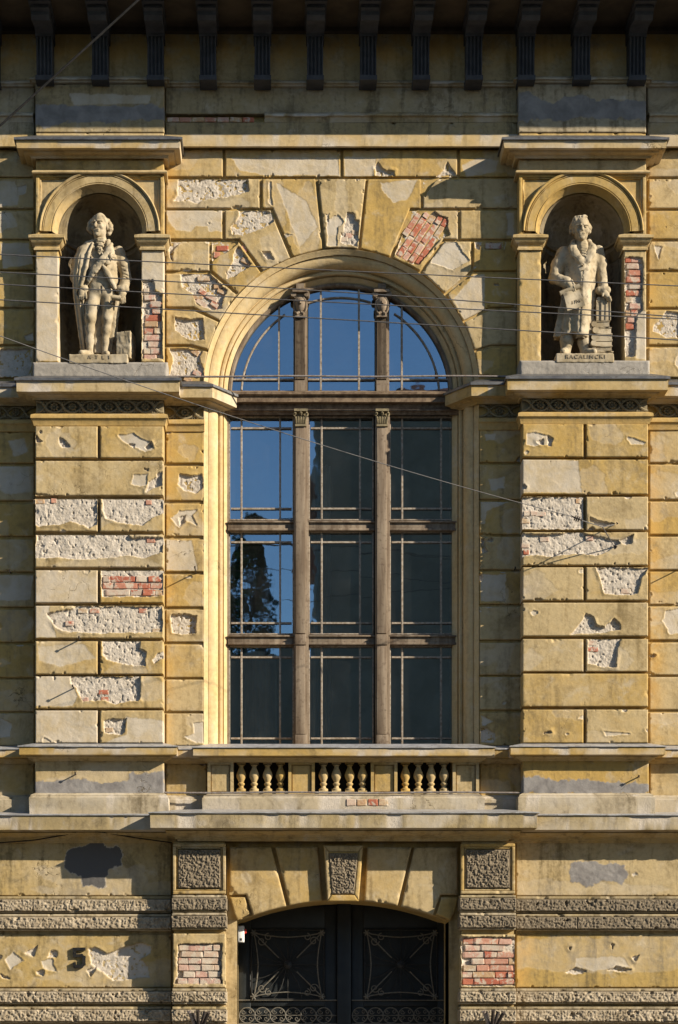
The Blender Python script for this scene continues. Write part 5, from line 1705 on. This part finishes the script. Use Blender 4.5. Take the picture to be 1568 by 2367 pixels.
# ------------------------------------------------------------------ the man in breeches with a sash
t1 = statue_empty(231.5, 823, 'stone statue of a man in knee breeches with a sash, hand beside a scroll')
HC = (-.006, .05, 1.520)
f = Field((-.40, -.30, -.01), (.40, .32, 1.70))
face(f, HC, 1.16, -.30)
f.cone((-.005, .02, 1.43), (0, -.01, 1.27), .066, .085, .03)
f.ell((0, .0, 1.14), (.175, .115, .19), .04)
f.chain([(0, .015, 1.1), (.005, .028, .95), (.01, .02, .82)], [.142, .140, .132], .05, sy=.78)
f.ell((.01, .01, .785), (.145, .108, .10), .04)
f.chain([(-.07, .02, .74), (-.098, .055, .60), (-.112, .068, .47)], [.090, .076, .060], .03)
f.chain([(-.112, .06, .46), (-.120, .035, .35), (-.122, .025, .22), (-.122, .025, .09)], [.058, .050, .043, .036], .04)
f.chain([(-.120, .02, .055), (-.165, .10, .042), (-.205, .165, .030)], [.043, .041, .033], .02)
f.chain([(.088, .01, .74), (.088, .02, .60), (.076, .03, .47)], [.090, .074, .059], .03)
f.chain([(.076, .025, .46), (.064, .0, .35), (.055, -.01, .22), (.048, -.01, .09)], [.057, .049, .043, .036], .04)
f.chain([(.05, -.01, .055), (.065, .08, .040), (.085, .15, .029)], [.043, .040, .032], .02)
for z, x, y in [(.50, -.112, .068), (.478, -.113, .068), (.456, -.113, .064), (.505, .078, .03), (.482, .076, .03), (.46, .075, .026)]:
    f.cone((x - .018, y, z), (x + .018, y, z + .010), .044, .044, .004)
f.chain([(-.15, .10, .72), (-.155, .11, .60), (-.14, .12, .50)], [.008, .010, .006], .006, cut=True)
f.chain([(.12, .09, .70), (.11, .10, .60), (.09, .095, .52)], [.008, .010, .006], .006, cut=True)
f.chain([(.012, .125, .80), (.014, .12, .70)], [.008, .014], .006, cut=True)
# waistcoat with pointed skirts over the breeches
f.chain([(-.055, .045, 1.10), (-.060, .062, .95), (-.062, .072, .845)], [.095, .090, .066], .012, sy=.75)
f.chain([(.068, .045, 1.10), (.072, .062, .95), (.074, .072, .845)], [.095, .090, .066], .012, sy=.75)
f.chain([(.008, .15, 1.12), (.008, .155, .95), (.008, .15, .80)], [.005, .006, .014], .004, cut=True)
# cravat and ruffle
for i, (x, z) in enumerate([(0, 1.365), (.01, 1.335), (-.008, 1.305), (.012, 1.275), (-.005, 1.245), (.012, 1.215)]):
    f.cone((x - .034 + .004 * i, .095 + .011 * i, z), (x + .034 - .004 * i, .10 + .011 * i, z - .010), .016, .016, .005)
hand(f, (-.205, .085, .795), (-.205, .10, .715), (-.200, .115, .655), (.0185, .002, 0), [(-.158, .125, .70), (-.152, .13, .665)])
hand(f, (.252, .085, .765), (.256, .10, .69), (.262, .11, .615), (.0185, 0, 0), [(.21, .12, .69), (.20, .13, .655)])
f.chain([(-.20, 0, 1.2), (-.28, 0, .97), (-.205, .08, .80)], [.05, .045, .03], .02); f.chain([(.20, 0, 1.2), (.28, 0, .97), (.252, .08, .77)], [.05, .045, .03], .02)
f.ripple(.006, 15., 3)
obj('figure', f.mesh('figure'), 'statue_stone', t1)
f = Field((-.42, -.32, .05), (.42, .32, 1.44))
# fitted coat, closed on the chest and cut away below
f.skirt([(.10, -.04, -.085, .16, .055), (.40, -.03, -.07, .205, .075), (.66, -.005, -.02, .215, .120), (.82, .005, .010, .200, .145), (1.0, .003, .018, .186, .147), (1.16, 0, .010, .195, .138), (1.26, 0, .0, .185, .105), (1.33, 0, -.01, .11, .08), (1.38, 0, -.01, .085, .07)], .02, 7, .012)
zz_ = [.0, .60, .76, .90, 1.037, 1.06, 1.10, 1.22, 1.40]
xl_ = [-.30, -.27, -.19, -.085, .006, .008, -.005, -.035, -.065]; xr_ = [.30, .26, .185, .115, .010, .008, .02, .045, .065]
f.carve(lambda X, Y, Z: np.maximum(np.maximum(np.interp(Z, zz_, xl_) - X, X - np.interp(Z, zz_, xr_)), .012 - Y), .004)
f.chain([(-.205, -.01, 1.255), (-.258, -.015, 1.12), (-.288, -.005, .97)], [.070, .069, .063], .03)
f.chain([(-.288, -.005, .96), (-.253, .04, .87), (-.212, .08, .812)], [.061, .056, .052], .02)
f.chain([(.205, -.01, 1.25), (.258, -.015, 1.12), (.292, -.005, .96)], [.070, .068, .062], .03)
f.chain([(.292, -.005, .95), (.276, .04, .86), (.256, .075, .792)], [.059, .054, .050], .02)
f.cone((-.232, .080, .822), (-.18, .088, .792), .048, .047, .004, sy=.9); f.cone((.225, .078, .792), (.287, .075, .797), .046, .046, .004, sy=.9)
for (z, x0, x1) in [(1.06, .21, .32), (1.01, .225, .335), (.965, .235, .345), (.93, .235, .335), (1.05, -.32, -.22), (.99, -.34, -.24), (.95, -.345, -.25)]:
    f.cone((x0, .055, z + .012), (x1, .055, z - .012), .007, .007, .005, cut=True)
# standing collar and lapels
f.chain([(-.072, -.04, 1.385), (-.095, .02, 1.365), (-.085, .085, 1.30), (-.045, .125, 1.20)], [.020, .022, .020, .010], .008)
f.chain([(.070, -.04, 1.385), (.092, .02, 1.365), (.085, .085, 1.30), (.050, .125, 1.20)], [.020, .022, .020, .010], .008)
f.chain([(.105, .085, 1.29), (.110, .140, 1.19), (.075, .175, 1.08), (.03, .185, 1.035)], [.040, .058, .052, .022], .008, sy=.62)
f.chain([(.03, .175, 1.04), (.10, .165, .93), (.17, .13, .79)], [.020, .034, .024], .008, sy=.8)
f.ell((-.06, .17, 1.14), (.07, .05, .13), .03, cut=True)
f.ripple(.012, 15., 8); f.ripple(.006, 38., 9)
obj('coat', f.mesh('coat'), 'statue_stone', t1)
# mantle thrown over one shoulder
f = Field((-.42, -.26, .06), (-.04, .26, 1.42))
f.skirt([(.12, -.175, -.07, .055, .05), (.40, -.205, -.05, .070, .075), (.74, -.235, .0, .080, .115), (.95, -.232, .02, .090, .130), (1.15, -.200, .015, .105, .130), (1.27, -.165, .005, .105, .105), (1.33, -.125, -.005, .075, .085), (1.36, -.10, -.01, .05, .07)], .015, 9, .010, 1.3)
f.chain([(-.082, .105, 1.30), (-.122, .140, 1.18), (-.150, .150, 1.02), (-.190, .140, .88), (-.235, .118, .76)], [.014, .020, .021, .020, .014], .010)
f.chain([(-.22, .14, 1.20), (-.245, .15, 1.0), (-.265, .13, .80)], [.006, .009, .008], .006, cut=True)
f.chain([(-.18, .15, 1.22), (-.20, .16, 1.0), (-.228, .14, .82)], [.005, .008, .006], .006, cut=True)
f.chain([(-.09, .06, 1.345), (-.15, .07, 1.315), (-.205, .055, 1.285)], [.024, .028, .018], .008, sy=.9)
f.ell((-.20, .12, .74), (.07, .09, .06), .015, cut=True)
f.ripple(.008, 22., 12)
obj('mantle', f.mesh('mantle'), 'statue_stone', t1)
f = Field((-.20, -.16, 1.36), (.20, .22, 1.72), .005)
f.ell((HC[0], .012, 1.560), (.106, .122, .112), .01)
f.ell((HC[0], .17, 1.515), (.096, .098, .120), .01, cut=True)
for sx, dz in ((-1, .01), (1, 0)):
    f.chain([(HC[0] + sx * .092, .03, 1.60), (HC[0] + sx * .114, .04, 1.54 + dz), (HC[0] + sx * .120, .04, 1.495 + dz), (HC[0] + sx * .100, .035, 1.445 + dz)], [.020, .030, .036, .022], .010)
f.ripple(.020, 38., 4)
obj('hair', f.mesh('hair'), 'statue_stone', t1)
f = Field((-.24, -.02, .76), (.24, .28, 1.40), .006)
f.chain([(.125, .085, 1.30), (.110, .185, 1.20), (.040, .205, 1.08), (-.045, .185, .98), (-.125, .145, .875)], [.026, .032, .034, .034, .026], .01, sy=.40)
f.ripple(.008, 30., 6)
obj('sash', f.mesh('sash'), 'statue_stone', t1)
mb = MB()
for a in range(5):
    an = math.pi / 2 + a * 2 * math.pi / 5
    mb.tube([(.02, -.190, 1.175), (.02 + .034 * math.cos(an), -.190, 1.175 + .034 * math.sin(an))], [.010, .013], 5)
mb.build('medal', 'statue_stone', t1, sharp=60)
mb = MB()
for a in range(8):
    an = a * math.pi / 4
    mb.tube([(.130, -.205, 1.115), (.130 + .042 * math.cos(an), -.190, 1.115 + .042 * math.sin(an))], [.014, .007], 5)
mb.build('star_badge', 'statue_stone', t1, sharp=60)
mb = MB(); mb.tube([(.14, -.16, .668), (.245, -.15, .655)], .030, 12); mb.tube([(.138, -.16, .668), (.15, -.16, .667)], .020, 12)
mb.build('scroll', 'statue_stone', t1, sharp=40)
f = Field((.12, -.17, -.01), (.42, .14, .35))
f.box((.29, -.015, .155), (.085, .10, .155), .006, .004, yaw=.25)
f.ripple(.016, 22., 5)
obj('stone_pillar', f.mesh('stone_pillar'), 'statue_stone', t1)
f = Field((-.40, -.26, -.12), (.38, .26, .01))
f.box((-.01, 0, -.055), (.335, .22, .053), .008, .004)
f.ripple(.008, 18., 2)
obj('base_slab', f.mesh('base_slab'), 'statue_stone', t1)

# ------------------------------------------------------------------ the man in the long coat with paper and books
t2 = statue_empty(1348, 821, 'stone statue of a man in a long buttoned coat holding a paper, hand on books')
f = Field((-.42, -.30, -.01), (.42, .34, 1.66))
face(f, (-.014, .070, 1.458), 1.10, -.06)
f.chain([(0, -.01, 1.25), (-.02, 0, .9), (-.06, 0, .36)], [.10, .11, .11], .03); f.chain([(-.19, 0, 1.2), (-.30, .01, .94), (-.185, .175, .838)], [.05, .045, .03], .02); f.chain([(.17, 0, 1.2), (.235, 0, .92), (.232, .10, .745)], [.05, .045, .03], .02)
f.cone((-.015, .02, 1.40), (-.01, -.01, 1.26), .058, .075, .03)
f.chain([(-.165, .03, .34), (-.178, .04, .20), (-.188, .04, .09)], [.080, .072, .056], .03)
f.chain([(-.190, .04, .06), (-.215, .12, .042), (-.24, .175, .030)], [.052, .048, .036], .02)
f.chain([(.0, .02, .34), (.018, .03, .20), (.03, .03, .09)], [.080, .070, .056], .03)
f.chain([(.034, .03, .06), (.07, .11, .042), (.115, .165, .030)], [.052, .047, .036], .02)
for i, (x, z) in enumerate([(0, 1.325), (.006, 1.295), (.0, 1.265), (.008, 1.235), (.0, 1.205), (.008, 1.175), (0, 1.145)]):
    f.cone((x - .022, .105 + .007 * i, z), (x + .020, .11 + .007 * i, z - .012), .014, .014, .005)
f.ell((0, .03, 1.22), (.10, .105, .14), .03)
hand(f, (-.185, .175, .838), (-.155, .20, .755), (-.125, .205, .675), (.014, .008, .012), [(-.115, .215, .77), (-.095, .22, .735)])
hand(f, (.232, .10, .745), (.262, .125, .695), (.300, .125, .625), (.014, .004, -.004), [(.22, .14, .70), (.215, .15, .675)])
f.ripple(.008, 18., 13)
obj('figure', f.mesh('figure'), 'statue_stone', t2)
f = Field((-.44, -.30, .20), (.42, .32, 1.40))
f.ell((-.015, -.01, 1.17), (.205, .135, .175), .05)
f.skirt([(.25, -.085, -.005, .218, .145), (.45, -.07, .0, .205, .130), (.70, -.04, .0, .192, .118), (.90, -.02, .0, .180, .112), (1.10, -.012, .0, .190, .118), (1.22, -.01, 0, .17, .11)], .03, 8, .016, .7)
f.chain([(.0, .08, 1.06), (.0, .095, .90), (-.02, .10, .60), (-.04, .105, .27)], [.078, .074, .076, .082], .09)
f.chain([(-.215, -.005, 1.235), (-.272, .0, 1.09), (-.312, .01, .94)], [.072, .071, .066], .03)
f.chain([(-.312, .015, .93), (-.26, .10, .875), (-.195, .165, .84)], [.063, .057, .050], .02)
f.chain([(.185, -.005, 1.245), (.222, -.005, 1.10), (.238, .0, .92)], [.070, .068, .062], .03)
f.chain([(.238, .005, .91), (.236, .05, .83), (.232, .09, .76)], [.060, .054, .049], .02)
f.cone((-.24, .14, .845), (-.185, .165, .80), .056, .052, .01); f.cone((.19, .085, .765), (.275, .085, .765), .046, .046, .01)
# lapels, collar and front edge
f.chain([(-.06, -.05, 1.35), (-.10, .02, 1.345), (-.115, .085, 1.29), (-.14, .115, 1.24)], [.028, .030, .028, .018], .01)
f.chain([(.05, -.05, 1.35), (.085, .02, 1.345), (.095, .085, 1.29), (.12, .115, 1.23)], [.028, .030, .028, .018], .01)
f.chain([(-.12, .10, 1.25), (-.085, .140, 1.16), (-.035, .158, 1.08), (0, .160, 1.03)], [.045, .046, .034, .010], .008, sy=.45)
f.chain([(.105, .10, 1.25), (.075, .140, 1.16), (.04, .158, 1.08), (.005, .160, 1.03)], [.045, .046, .034, .010], .008, sy=.45)
f.cone((.0, .155, 1.26), (.0, .20, 1.07), .05, .008, .01, cut=True)
f.chain([(.004, .160, 1.03), (-.004, .165, .88), (-.02, .172, .60), (-.035, .178, .26)], [.012, .012, .013, .016], .012)
f.chain([(-.012, .185, 1.0), (-.022, .185, .85), (-.04, .19, .58), (-.06, .20, .26)], [.006, .006, .008, .018], .008, cut=True)
f.ripple(.014, 12., 15); f.ripple(.008, 30., 16)
f.ell((-.12, .10, .235), (.06, .08, .03), .02, cut=True)
obj('coat', f.mesh('coat'), 'statue_stone', t2)
for z in (1.015, .955, .865):
    mb = MB(); mb.tube([(-.018, -.155, z - .015), (-.018, -.178, z), (-.018, -.155, z + .015)], [.006, .016, .006], 8)
    mb.build('button', 'statue_stone', t2, sharp=60)
f = Field((-.20, -.16, 1.36), (.18, .22, 1.68), .005)
f.ell((-.022, .012, 1.515), (.118, .130, .118), .01)
f.ell((.006, .175, 1.44), (.092, .098, .088), .012, cut=True)
for i in range(9):
    a = -1.3 + i * .325
    f.cone((-.022 + .055 * math.sin(a), .06 + .03 * math.cos(a), 1.60), (-.012 + .108 * math.sin(a), .02 + .100 * math.cos(a), 1.505 - .02 * (i % 2)), .026, .015, .010)
for sx in (-1, 1):
    f.chain([(-.02 + sx * .10, .02, 1.52), (-.02 + sx * .102, .03, 1.45)], [.030, .022], .012)
f.ripple(.026, 34., 14)
obj('hair', f.mesh('hair'), 'statue_stone', t2)
# sheet with a rolled top edge
mb = MB()
mb.tube([(-.275, -.19, .685), (-.055, -.215, .765)], .030, 10)
me = None
V = []; nU, nV = 8, 8
for i in range(nU + 1):
    for j in range(nV + 1):
        u, v = i / nU, j / nV
        ax, az = -.245 + .175 * u, .68 + .065 * u
        bx, bz = -.20 + .205 * u, .475 + .065 * u
        x, z = ax + (bx - ax) * v, az + (bz - az) * v
        V.append((x, -(.215 + .02 * math.sin(2.5 * v) + .008 * math.sin(5 * u + 2 * v)), z))
n0 = len(V)
V += [(x, y + .012, z) for x, y, z in V]
g = grid_faces(nU + 1, nV + 1).tolist()
mb.add(V, [tuple(q[::-1]) for q in g] + [tuple(i + n0 for i in q) for q in g])
mb.build('paper', 'statue_stone', t2, sharp=50)
# books
yb = -.05
def book(x, z, hx, hz, hy, yaw, roll=0., upright=False, y=.02):
    b = MB()
    b.box(-hx, hx, -hz, -hz + .010, -hy, hy); b.box(-hx, hx, hz - .010, hz, -hy, hy); b.box(-hx + .008, hx - .006, -hz + .0105, hz - .0105, -hy + .008, hy - .008)
    b.tube([(-hx + .004, -hy, 0), (-hx + .004, hy, 0)], hz * .98, 8)
    o = b.build('book', 'statue_stone', t2, bevel=0)
    o.location = (x, -y, z); o.rotation_euler = (0, roll, yaw)
    return o
book(.225, .030, .115, .030, .10, .10); book(.235, .088, .105, .028, .10, -.12); book(.22, .150, .110, .034, .10, .05); book(.235, .222, .105, .037, .095, -.05)
book(.225, .300, .095, .040, .09, .12); book(.222, .375, .090, .035, .09, -.08)
book(.180, .535, .125, .028, .09, 0, R(90)); book(.238, .545, .135, .030, .095, 0, R(91)); book(.292, .535, .120, .025, .09, 0, R(89))
f = Field((-.38, -.26, -.12), (.40, .26, .01))
f.box((.005, 0, -.055), (.330, .22, .053), .008, .004); f.ripple(.008, 18., 22)
obj('base_slab', f.mesh('base_slab'), 'statue_stone', t2)

def text(body, name, mat, parent, size, loc, space=1.0, rot=(R(90), 0, 0), depth=.002):
    cu = bpy.data.curves.new(name, 'FONT'); cu.body = body; cu.size = size; cu.align_x = 'CENTER'; cu.align_y = 'CENTER'
    cu.space_character = space; cu.extrude = depth
    tmp = bpy.data.objects.new('tmp', cu); COL.objects.link(tmp)
    bpy.context.view_layer.update()
    me = bpy.data.meshes.new_from_object(tmp.evaluated_get(bpy.context.evaluated_depsgraph_get()))
    bpy.data.objects.remove(tmp); me.name = name
    me.materials.clear()
    o = obj(name, me, mat, parent, loc); o.rotation_euler = rot
    return o
text('RACALINCKI', 'inscription', 'inscription', t2, .062, (.01, -.224, -.045), 1.35)
text('A T L I', 'inscription', 'inscription', t1, .058, (.0, -.224, -.04), 1.5)
text('18 PN', 'inscription', 'inscription', t2, .055, (-.115, -.236, .575), 1.1, (R(90), R(-17), 0))
# ================================================================== wires, rods, fittings
def wire(name, pts, r, label, cat, group=None, mat='wire'):
    mb = MB(); mb.tube(pts, r, 6)
    return tag(mb.build(name, mat, None), label, cat, group)
PWIRE = 4.0
def span(a, b, p, sag, ext=.35, n=40):
    """points on a slack line through two elevation points, carried on past the frame"""
    (xa, ya), (xb, yb) = a, b
    out = []
    for t in np.linspace(-ext, 1 + ext, n):
        x = xa + (xb - xa) * t; y = ya + (yb - ya) * t + sag * 4 * t * (1 - t)
        out.append((WX(x, p), -p, WZ(y, p)))
    return out
for (ya, yb, sg, pw, at_) in [(588, 661, 1, 4.0, 'chest'), (629, 733, -6, 4.25, 'belly'), (657, 738, 2, 4.1, 'wrist'), (693, 786, -1, 4.4, 'thigh')]:
    wire('overhead_wire', span((0, ya), (1568, yb), pw, sg), .0055, 'thin grey overhead wire passing the statue in breeches at %s height' % at_, 'wire', 'parallel overhead wires')
# slanting stay wire with insulator, anchored in the right pilaster
st = empty('stay_wire', (WX(1385, PP), -PP, WZ(1200, PP)))
tag(st, 'slanting stay wire with black insulator anchored in the right pilaster', 'wire')
base = Vector(st.location)
def LV(x, y, p): return Vector((WX(x, p), -p, WZ(y, p))) - base
mb = MB()
p_ins = 1.05
a, b = LV(1323, 1194, p_ins), LV(-260, 680, 5.6)
mb.tube([a + (b - a) * t - Vector((0, 0, .10 * 4 * t * (1 - t))) for t in np.linspace(0, 1, 40)], .0045, 6)
mb.build('wire_span', 'wire', st)
mb = MB(); c = LV(1335, 1199, p_ins)
for k in range(3):
    mb.tube([c + Vector((-.03 + .02 * k, 0, .012 - .008 * k)), c + Vector((-.018 + .02 * k, 0, .007 - .008 * k))], .034 - .004 * abs(k - 1), 12)
mb.tube([LV(1320, 1192, p_ins), LV(1328, 1196, p_ins), LV(1345, 1203, p_ins)], .008, 6)
mb.build('insulator', 'iron', st)
mb = MB(); j = LV(1393, 1218, .62)
mb.tube([LV(1345, 1203, p_ins), j], .006, 6); mb.tube([j, LV(1422, 1266, PP)], .006, 6); mb.tube([j, LV(1424, 1212, PP - .02)], .006, 6)
mb.build('bridle', 'wire', st)
for (x, y) in [(1422, 1266), (1424, 1212)]:
    mb = MB(); q = LV(x, y, PP); mb.tube([q + Vector((0, .05, 0)), q + Vector((0, -.04, .0))], .016, 8); mb.tube([q + Vector((-.02, -.03, .02)), q + Vector((.015, -.045, 0)), q + Vector((-.01, -.03, -.025))], .008, 6)
    mb.build('anchor', 'iron', st)
wire('slanting_cable', [(WX(x, 3.0), -3.0, WZ(y, 3.0)) for x, y in [(-120, 402), (0, 291), (160, 146), (322, -2), (420, -92)]], .012, 'dark slanting cable crossing the cornice brackets', 'cable', mat='black_paint')
wire('loose_cable', [(WX(x, p), -p, WZ(y, p)) for x, y, p in [(-160, 1948, .10), (0, 1948, .10), (80, 1942, .12), (150, 1930, .17), (190, 1918.5, .22), (240, 1924, .20), (310, 1936, .14), (398, 1948, .10)]], .007, 'loose dark cable looped up under the ledge above the dark cement patch', 'cable', mat='black_paint')

def ribbed(name, x0, x1, y, p, label):
    mb = MB(); pts = []; n = int((x1 - x0) / 3)
    rr = []
    for i in range(n + 1):
        x = x0 + (x1 - x0) * i / n
        pts.append((WX(x, p), -p, WZ(y + .8 * math.sin(i * .05), p))); rr.append(.0125 if i % 2 else .0105)
    mb.tube(pts, rr, 7)
    return tag(mb.build(name, 'rod', None, sharp=80), label, 'rod')
ribbed('steel_rod', 386, 1206, 870, .10, 'ribbed steel rod stretched across the foot of the arched fanlight')
ribbed('steel_rod', 378, 1212, 1832, .20, 'ribbed steel rod stretched in front of the balusters')

def pin(x, y, p, L, r_, label, droop=0.0):
    o = empty('wall_pin', (WX(x, p), -p, WZ(y, p)))
    mb = MB(); mb.tube([(0, .06, 0), (0, -L, droop)], r_, 6); mb.build('shank', 'iron', o)
    mb = MB(); mb.tube([(0, -L + .01, droop - .012), (0, -L, droop + .014)], r_ * 1.2, 6); mb.build('tip', 'iron', o)
    return tag(o, label, 'pin', 'iron pins in the wall')
for x, y, p, L, lab in [(453, 1324, PW, .26, 'iron pin in the wall strip beside the cream window jamb'),
                        (186, 1480, PP, .16, 'iron pin in the left pilaster below the long peeled block'),
                        (172, 1592, PP, .18, 'iron pin at the left edge of a peeled block low on the left pilaster'),
                        (25, 1324, PW, .10, 'iron pin in the shaded wall beyond the left pilaster'),
                        (1570, 1316, PW, .26, 'iron pin in the wall beyond the right pilaster'),
                        (176, 1790, PP, .09, 'iron pin in the left pedestal above its cement patch'),
                        (1474, 1797, PP, .09, 'iron pin in the right pedestal above its cement patch'),
                        (1190, 1316, PW, .07, 'short iron pin in the shaded strip beside the right pilaster')]:
    pin(x, y, p, L, .0075, lab)

# house number
hn = empty('house_number', (WX(183, GP), -GP, WZ(2214, GP)))
tag(hn, 'dark metal house number 5 fixed on the peeling ground floor wall', 'house number')
mb = MB()
def stroke(pts, w=.036, d0=.004, d1=.030):
    for (xa, za), (xb, zb) in zip(pts[:-1], pts[1:]):
        dx, dz = xb - xa, zb - za; L = math.hypot(dx, dz); ux, uz = dx / L, dz / L
        e = w * .48
        q = [(xa - ux * e - uz * w / 2, za - uz * e + ux * w / 2), (xa - ux * e + uz * w / 2, za - uz * e - ux * w / 2), (xb + ux * e + uz * w / 2, zb + uz * e - ux * w / 2), (xb + ux * e - uz * w / 2, zb + uz * e + ux * w / 2)]
        mb.prism(q, d0 + random.uniform(0, .002), d1 + random.uniform(0, .002))
stroke([(.060, .100), (-.052, .098), (-.048, .022), (.030, .026), (.058, .004), (.058, -.072), (.030, -.100), (-.045, -.100), (-.052, -.070)])
mb.build('numeral', 'black_paint', hn)
mb = MB()
for x, z in [(-.05, .06), (.05, -.05), (-.04, -.1)]: mb.tube([(x, .0, z), (x, -.04, z)], .006, 6)
mb.build('stand_off', 'iron', hn)

# alarm siren in the doorway
sx = DCX - DOOR_HW
al = empty('alarm_siren', (sx + .04, .22, WZ(2160, -.2)))
tag(al, 'white alarm siren box with a red lamp inside the door jamb', 'alarm')
mb = MB(); mb.box(-.04, .04, -.095, .10, -.04, .06); mb.build('housing', 'siren_white', al, bevel=.012)
mb = MB(); mb.lathe([(.028, -.001), (.028, .014), (.018, .026), (.0001, .03)], 0, 0, 14); o = mb.build('lamp', 'siren_red', al); o.rotation_euler = (0, R(90), 0); o.location = (.0405, -.02, .035)
mb = MB()
for k in range(4): mb.box(-.012 + .007 * k, -.008 + .007 * k, -.075, -.045, .0605, .062)
mb.build('vent_slots', 'iron', al).name = 'vent_slot'

# flag holders at the foot of the piers
def holder(x, lab):
    o = empty('flag_holder', (WX(x, .4), -.42, WZ(2372, .42)))
    tag(o, lab, 'flag holder')
    for dx, dz, dy in [(-.105, .165, -.12), (-.005, .175, -.16), (.115, .150, -.12), (-.06, .15, -.01), (.07, .165, -.01)]:
        mb = MB(); a = Vector((dx * .1, 0, -.08)); b = Vector((dx, dy, dz))
        mb.tube([a, b], .020, 10); mb.tube([b - (b - a) * .01, b + (b - a) * .004], .0225, 10)
        mb.tube([b + (b - a) * .0042, b + (b - a) * .0043], .016, 10)
        mb.build('socket_tube', 'iron' if dx > -.1 else 'rod', o, sharp=50)
    mb = MB(); mb.box(-.05, .05, -.14, -.04, -.12, -.02); mb.build('wall_plate', 'iron', o, bevel=.006)
    return o
holder(460, 'bundle of dark flagpole sockets on the pier beside the house number')
holder(1137, 'bundle of dark flagpole sockets on the pier away from the house number')

# ================================================================== the street outside the picture, seen only as light and reflection
def sheet(name, x0, x1, y0, y1, z, mat):
    return tag(obj(name, np_mesh(name, [(x0, y0, z), (x1, y0, z), (x1, y1, z), (x0, y1, z)], [(0, 1, 2, 3)], smooth=False), mat), kind='structure')
sheet('ground', -900, 900, -900, 900, -.154, 'asphalt')
sheet('road', -200, 200, -27, -3.6, -.15, 'asphalt')
mb = MB(); mb.box(-200, 200, -.145, -.002, -.4, 3.42); tag(mb.build('pavement', 'paving', None), kind='structure')
mb = MB(); mb.box(-200, 200, -.145, .0, 3.424, 3.58); tag(mb.build('kerb', 'kerb_granite', None), kind='structure')
mb = MB(); mb.box(-200, 200, -.145, -.002, 27.2, 33.9); tag(mb.build('far_pavement', 'paving', None), kind='structure')

def far_house(name, x0, x1, y_front, eave, ridge, label, floors, bays):
    o = empty(name, ((x0 + x1) / 2, -y_front, 0)); cx = (x0 + x1) / 2; w = (x1 - x0) / 2
    mb = MB(); mb.box(-w, w, -.14, eave, y_front - y_front - 9, 0); mb.build('wall', 'house_plaster', o)
    V = [(-w - .3, .45, eave), (w + .3, .45, eave), (w + .3, -9.4, eave), (-w - .3, -9.4, eave), (-w * .55, -4.4, ridge), (w + .3, -4.4, ridge)]
    V = [(x, y, z + .003) for x, y, z in V]
    obj('roof', np_mesh('roof', V, [(0, 1, 5, 4), (2, 3, 4, 5), (3, 0, 4), (1, 2, 5), (3, 2, 1, 0)], smooth=False), 'roof_tile', o)
    fh = eave / (floors + .3)
    for i in range(floors):
        for k in range(bays):
            x = -w + (k + .5) * 2 * w / bays; z = .9 + fh * i
            m2 = MB(); m2.box(x - .62, x + .62, z, z + 2.0, -.045, -.002)
            fr = m2.build('window', 'wood_pale', o); fr.rotation_euler = (0, 0, R(180)); 
            m3 = MB(); m3.box(x - .52, x + .52, z + .1, z + 1.9, -.06, -.047)
            pn = m3.build('pane', 'iron_door', fr)
    return tag(o, label, 'house')
far_house('opposite_house', .2, 15., 34.0, 17.8, 23.0, 'plain house across the street mirrored dark in the window panes', 5, 5)
far_house('opposite_house', -16, .0, 34.3, 11.6, 13.4, 'lower house across the street beside a poplar', 3, 3)
# poplar between them
tr = empty('poplar_tree', (-1.7, -33.0, -.14)); tag(tr, 'narrow poplar tree across the street mirrored in the window panes', 'tree')
mb = MB(); mb.tube([(0, 0, 0), (.05, 0, 4), (0, .05, 9), (0, 0, 15.5)], [.28, .22, .14, .03], 8)
for k in range(26):
    z = 3 + k * .45; a = k * 2.4
    mb.tube([(0, 0, z), (.5 * math.cos(a), .5 * math.sin(a), z + 1.0), (.75 * math.cos(a), .75 * math.sin(a), z + 2.1)], [.06, .04, .012], 5)
mb.build('trunk', 'bark', tr)
rg = np.random.RandomState(4)
n = 9000
z = rg.uniform(2.6, 17.2, n); t = (z - 2.6) / 14.6
rad = 1.25 * np.sin(np.clip(t, 0, 1) ** .75 * math.pi) ** .7 * (.35 + .65 * np.sqrt(rg.rand(n))) * (.75 + .5 * fbm(z * 1.3, rg.rand(n) * 4, 1., 2))
an = rg.uniform(0, 2 * math.pi, n)
P = np.stack([rad * np.cos(an), rad * np.sin(an), z], 1)
d1 = rg.normal(size=(n, 3)); d1 /= np.linalg.norm(d1, axis=1)[:, None]; d2 = np.cross(d1, rg.normal(size=(n, 3))); d2 /= np.linalg.norm(d2, axis=1)[:, None]
s_ = rg.uniform(.05, .11, n)[:, None]
V = np.stack([P - d1 * s_, P + d2 * s_ * .7, P + d1 * s_, P - d2 * s_ * .7], 1).reshape(-1, 3)
obj('crown', np_mesh('crown', V, np.arange(4 * n).reshape(n, 4), smooth=False), 'leaf', tr)
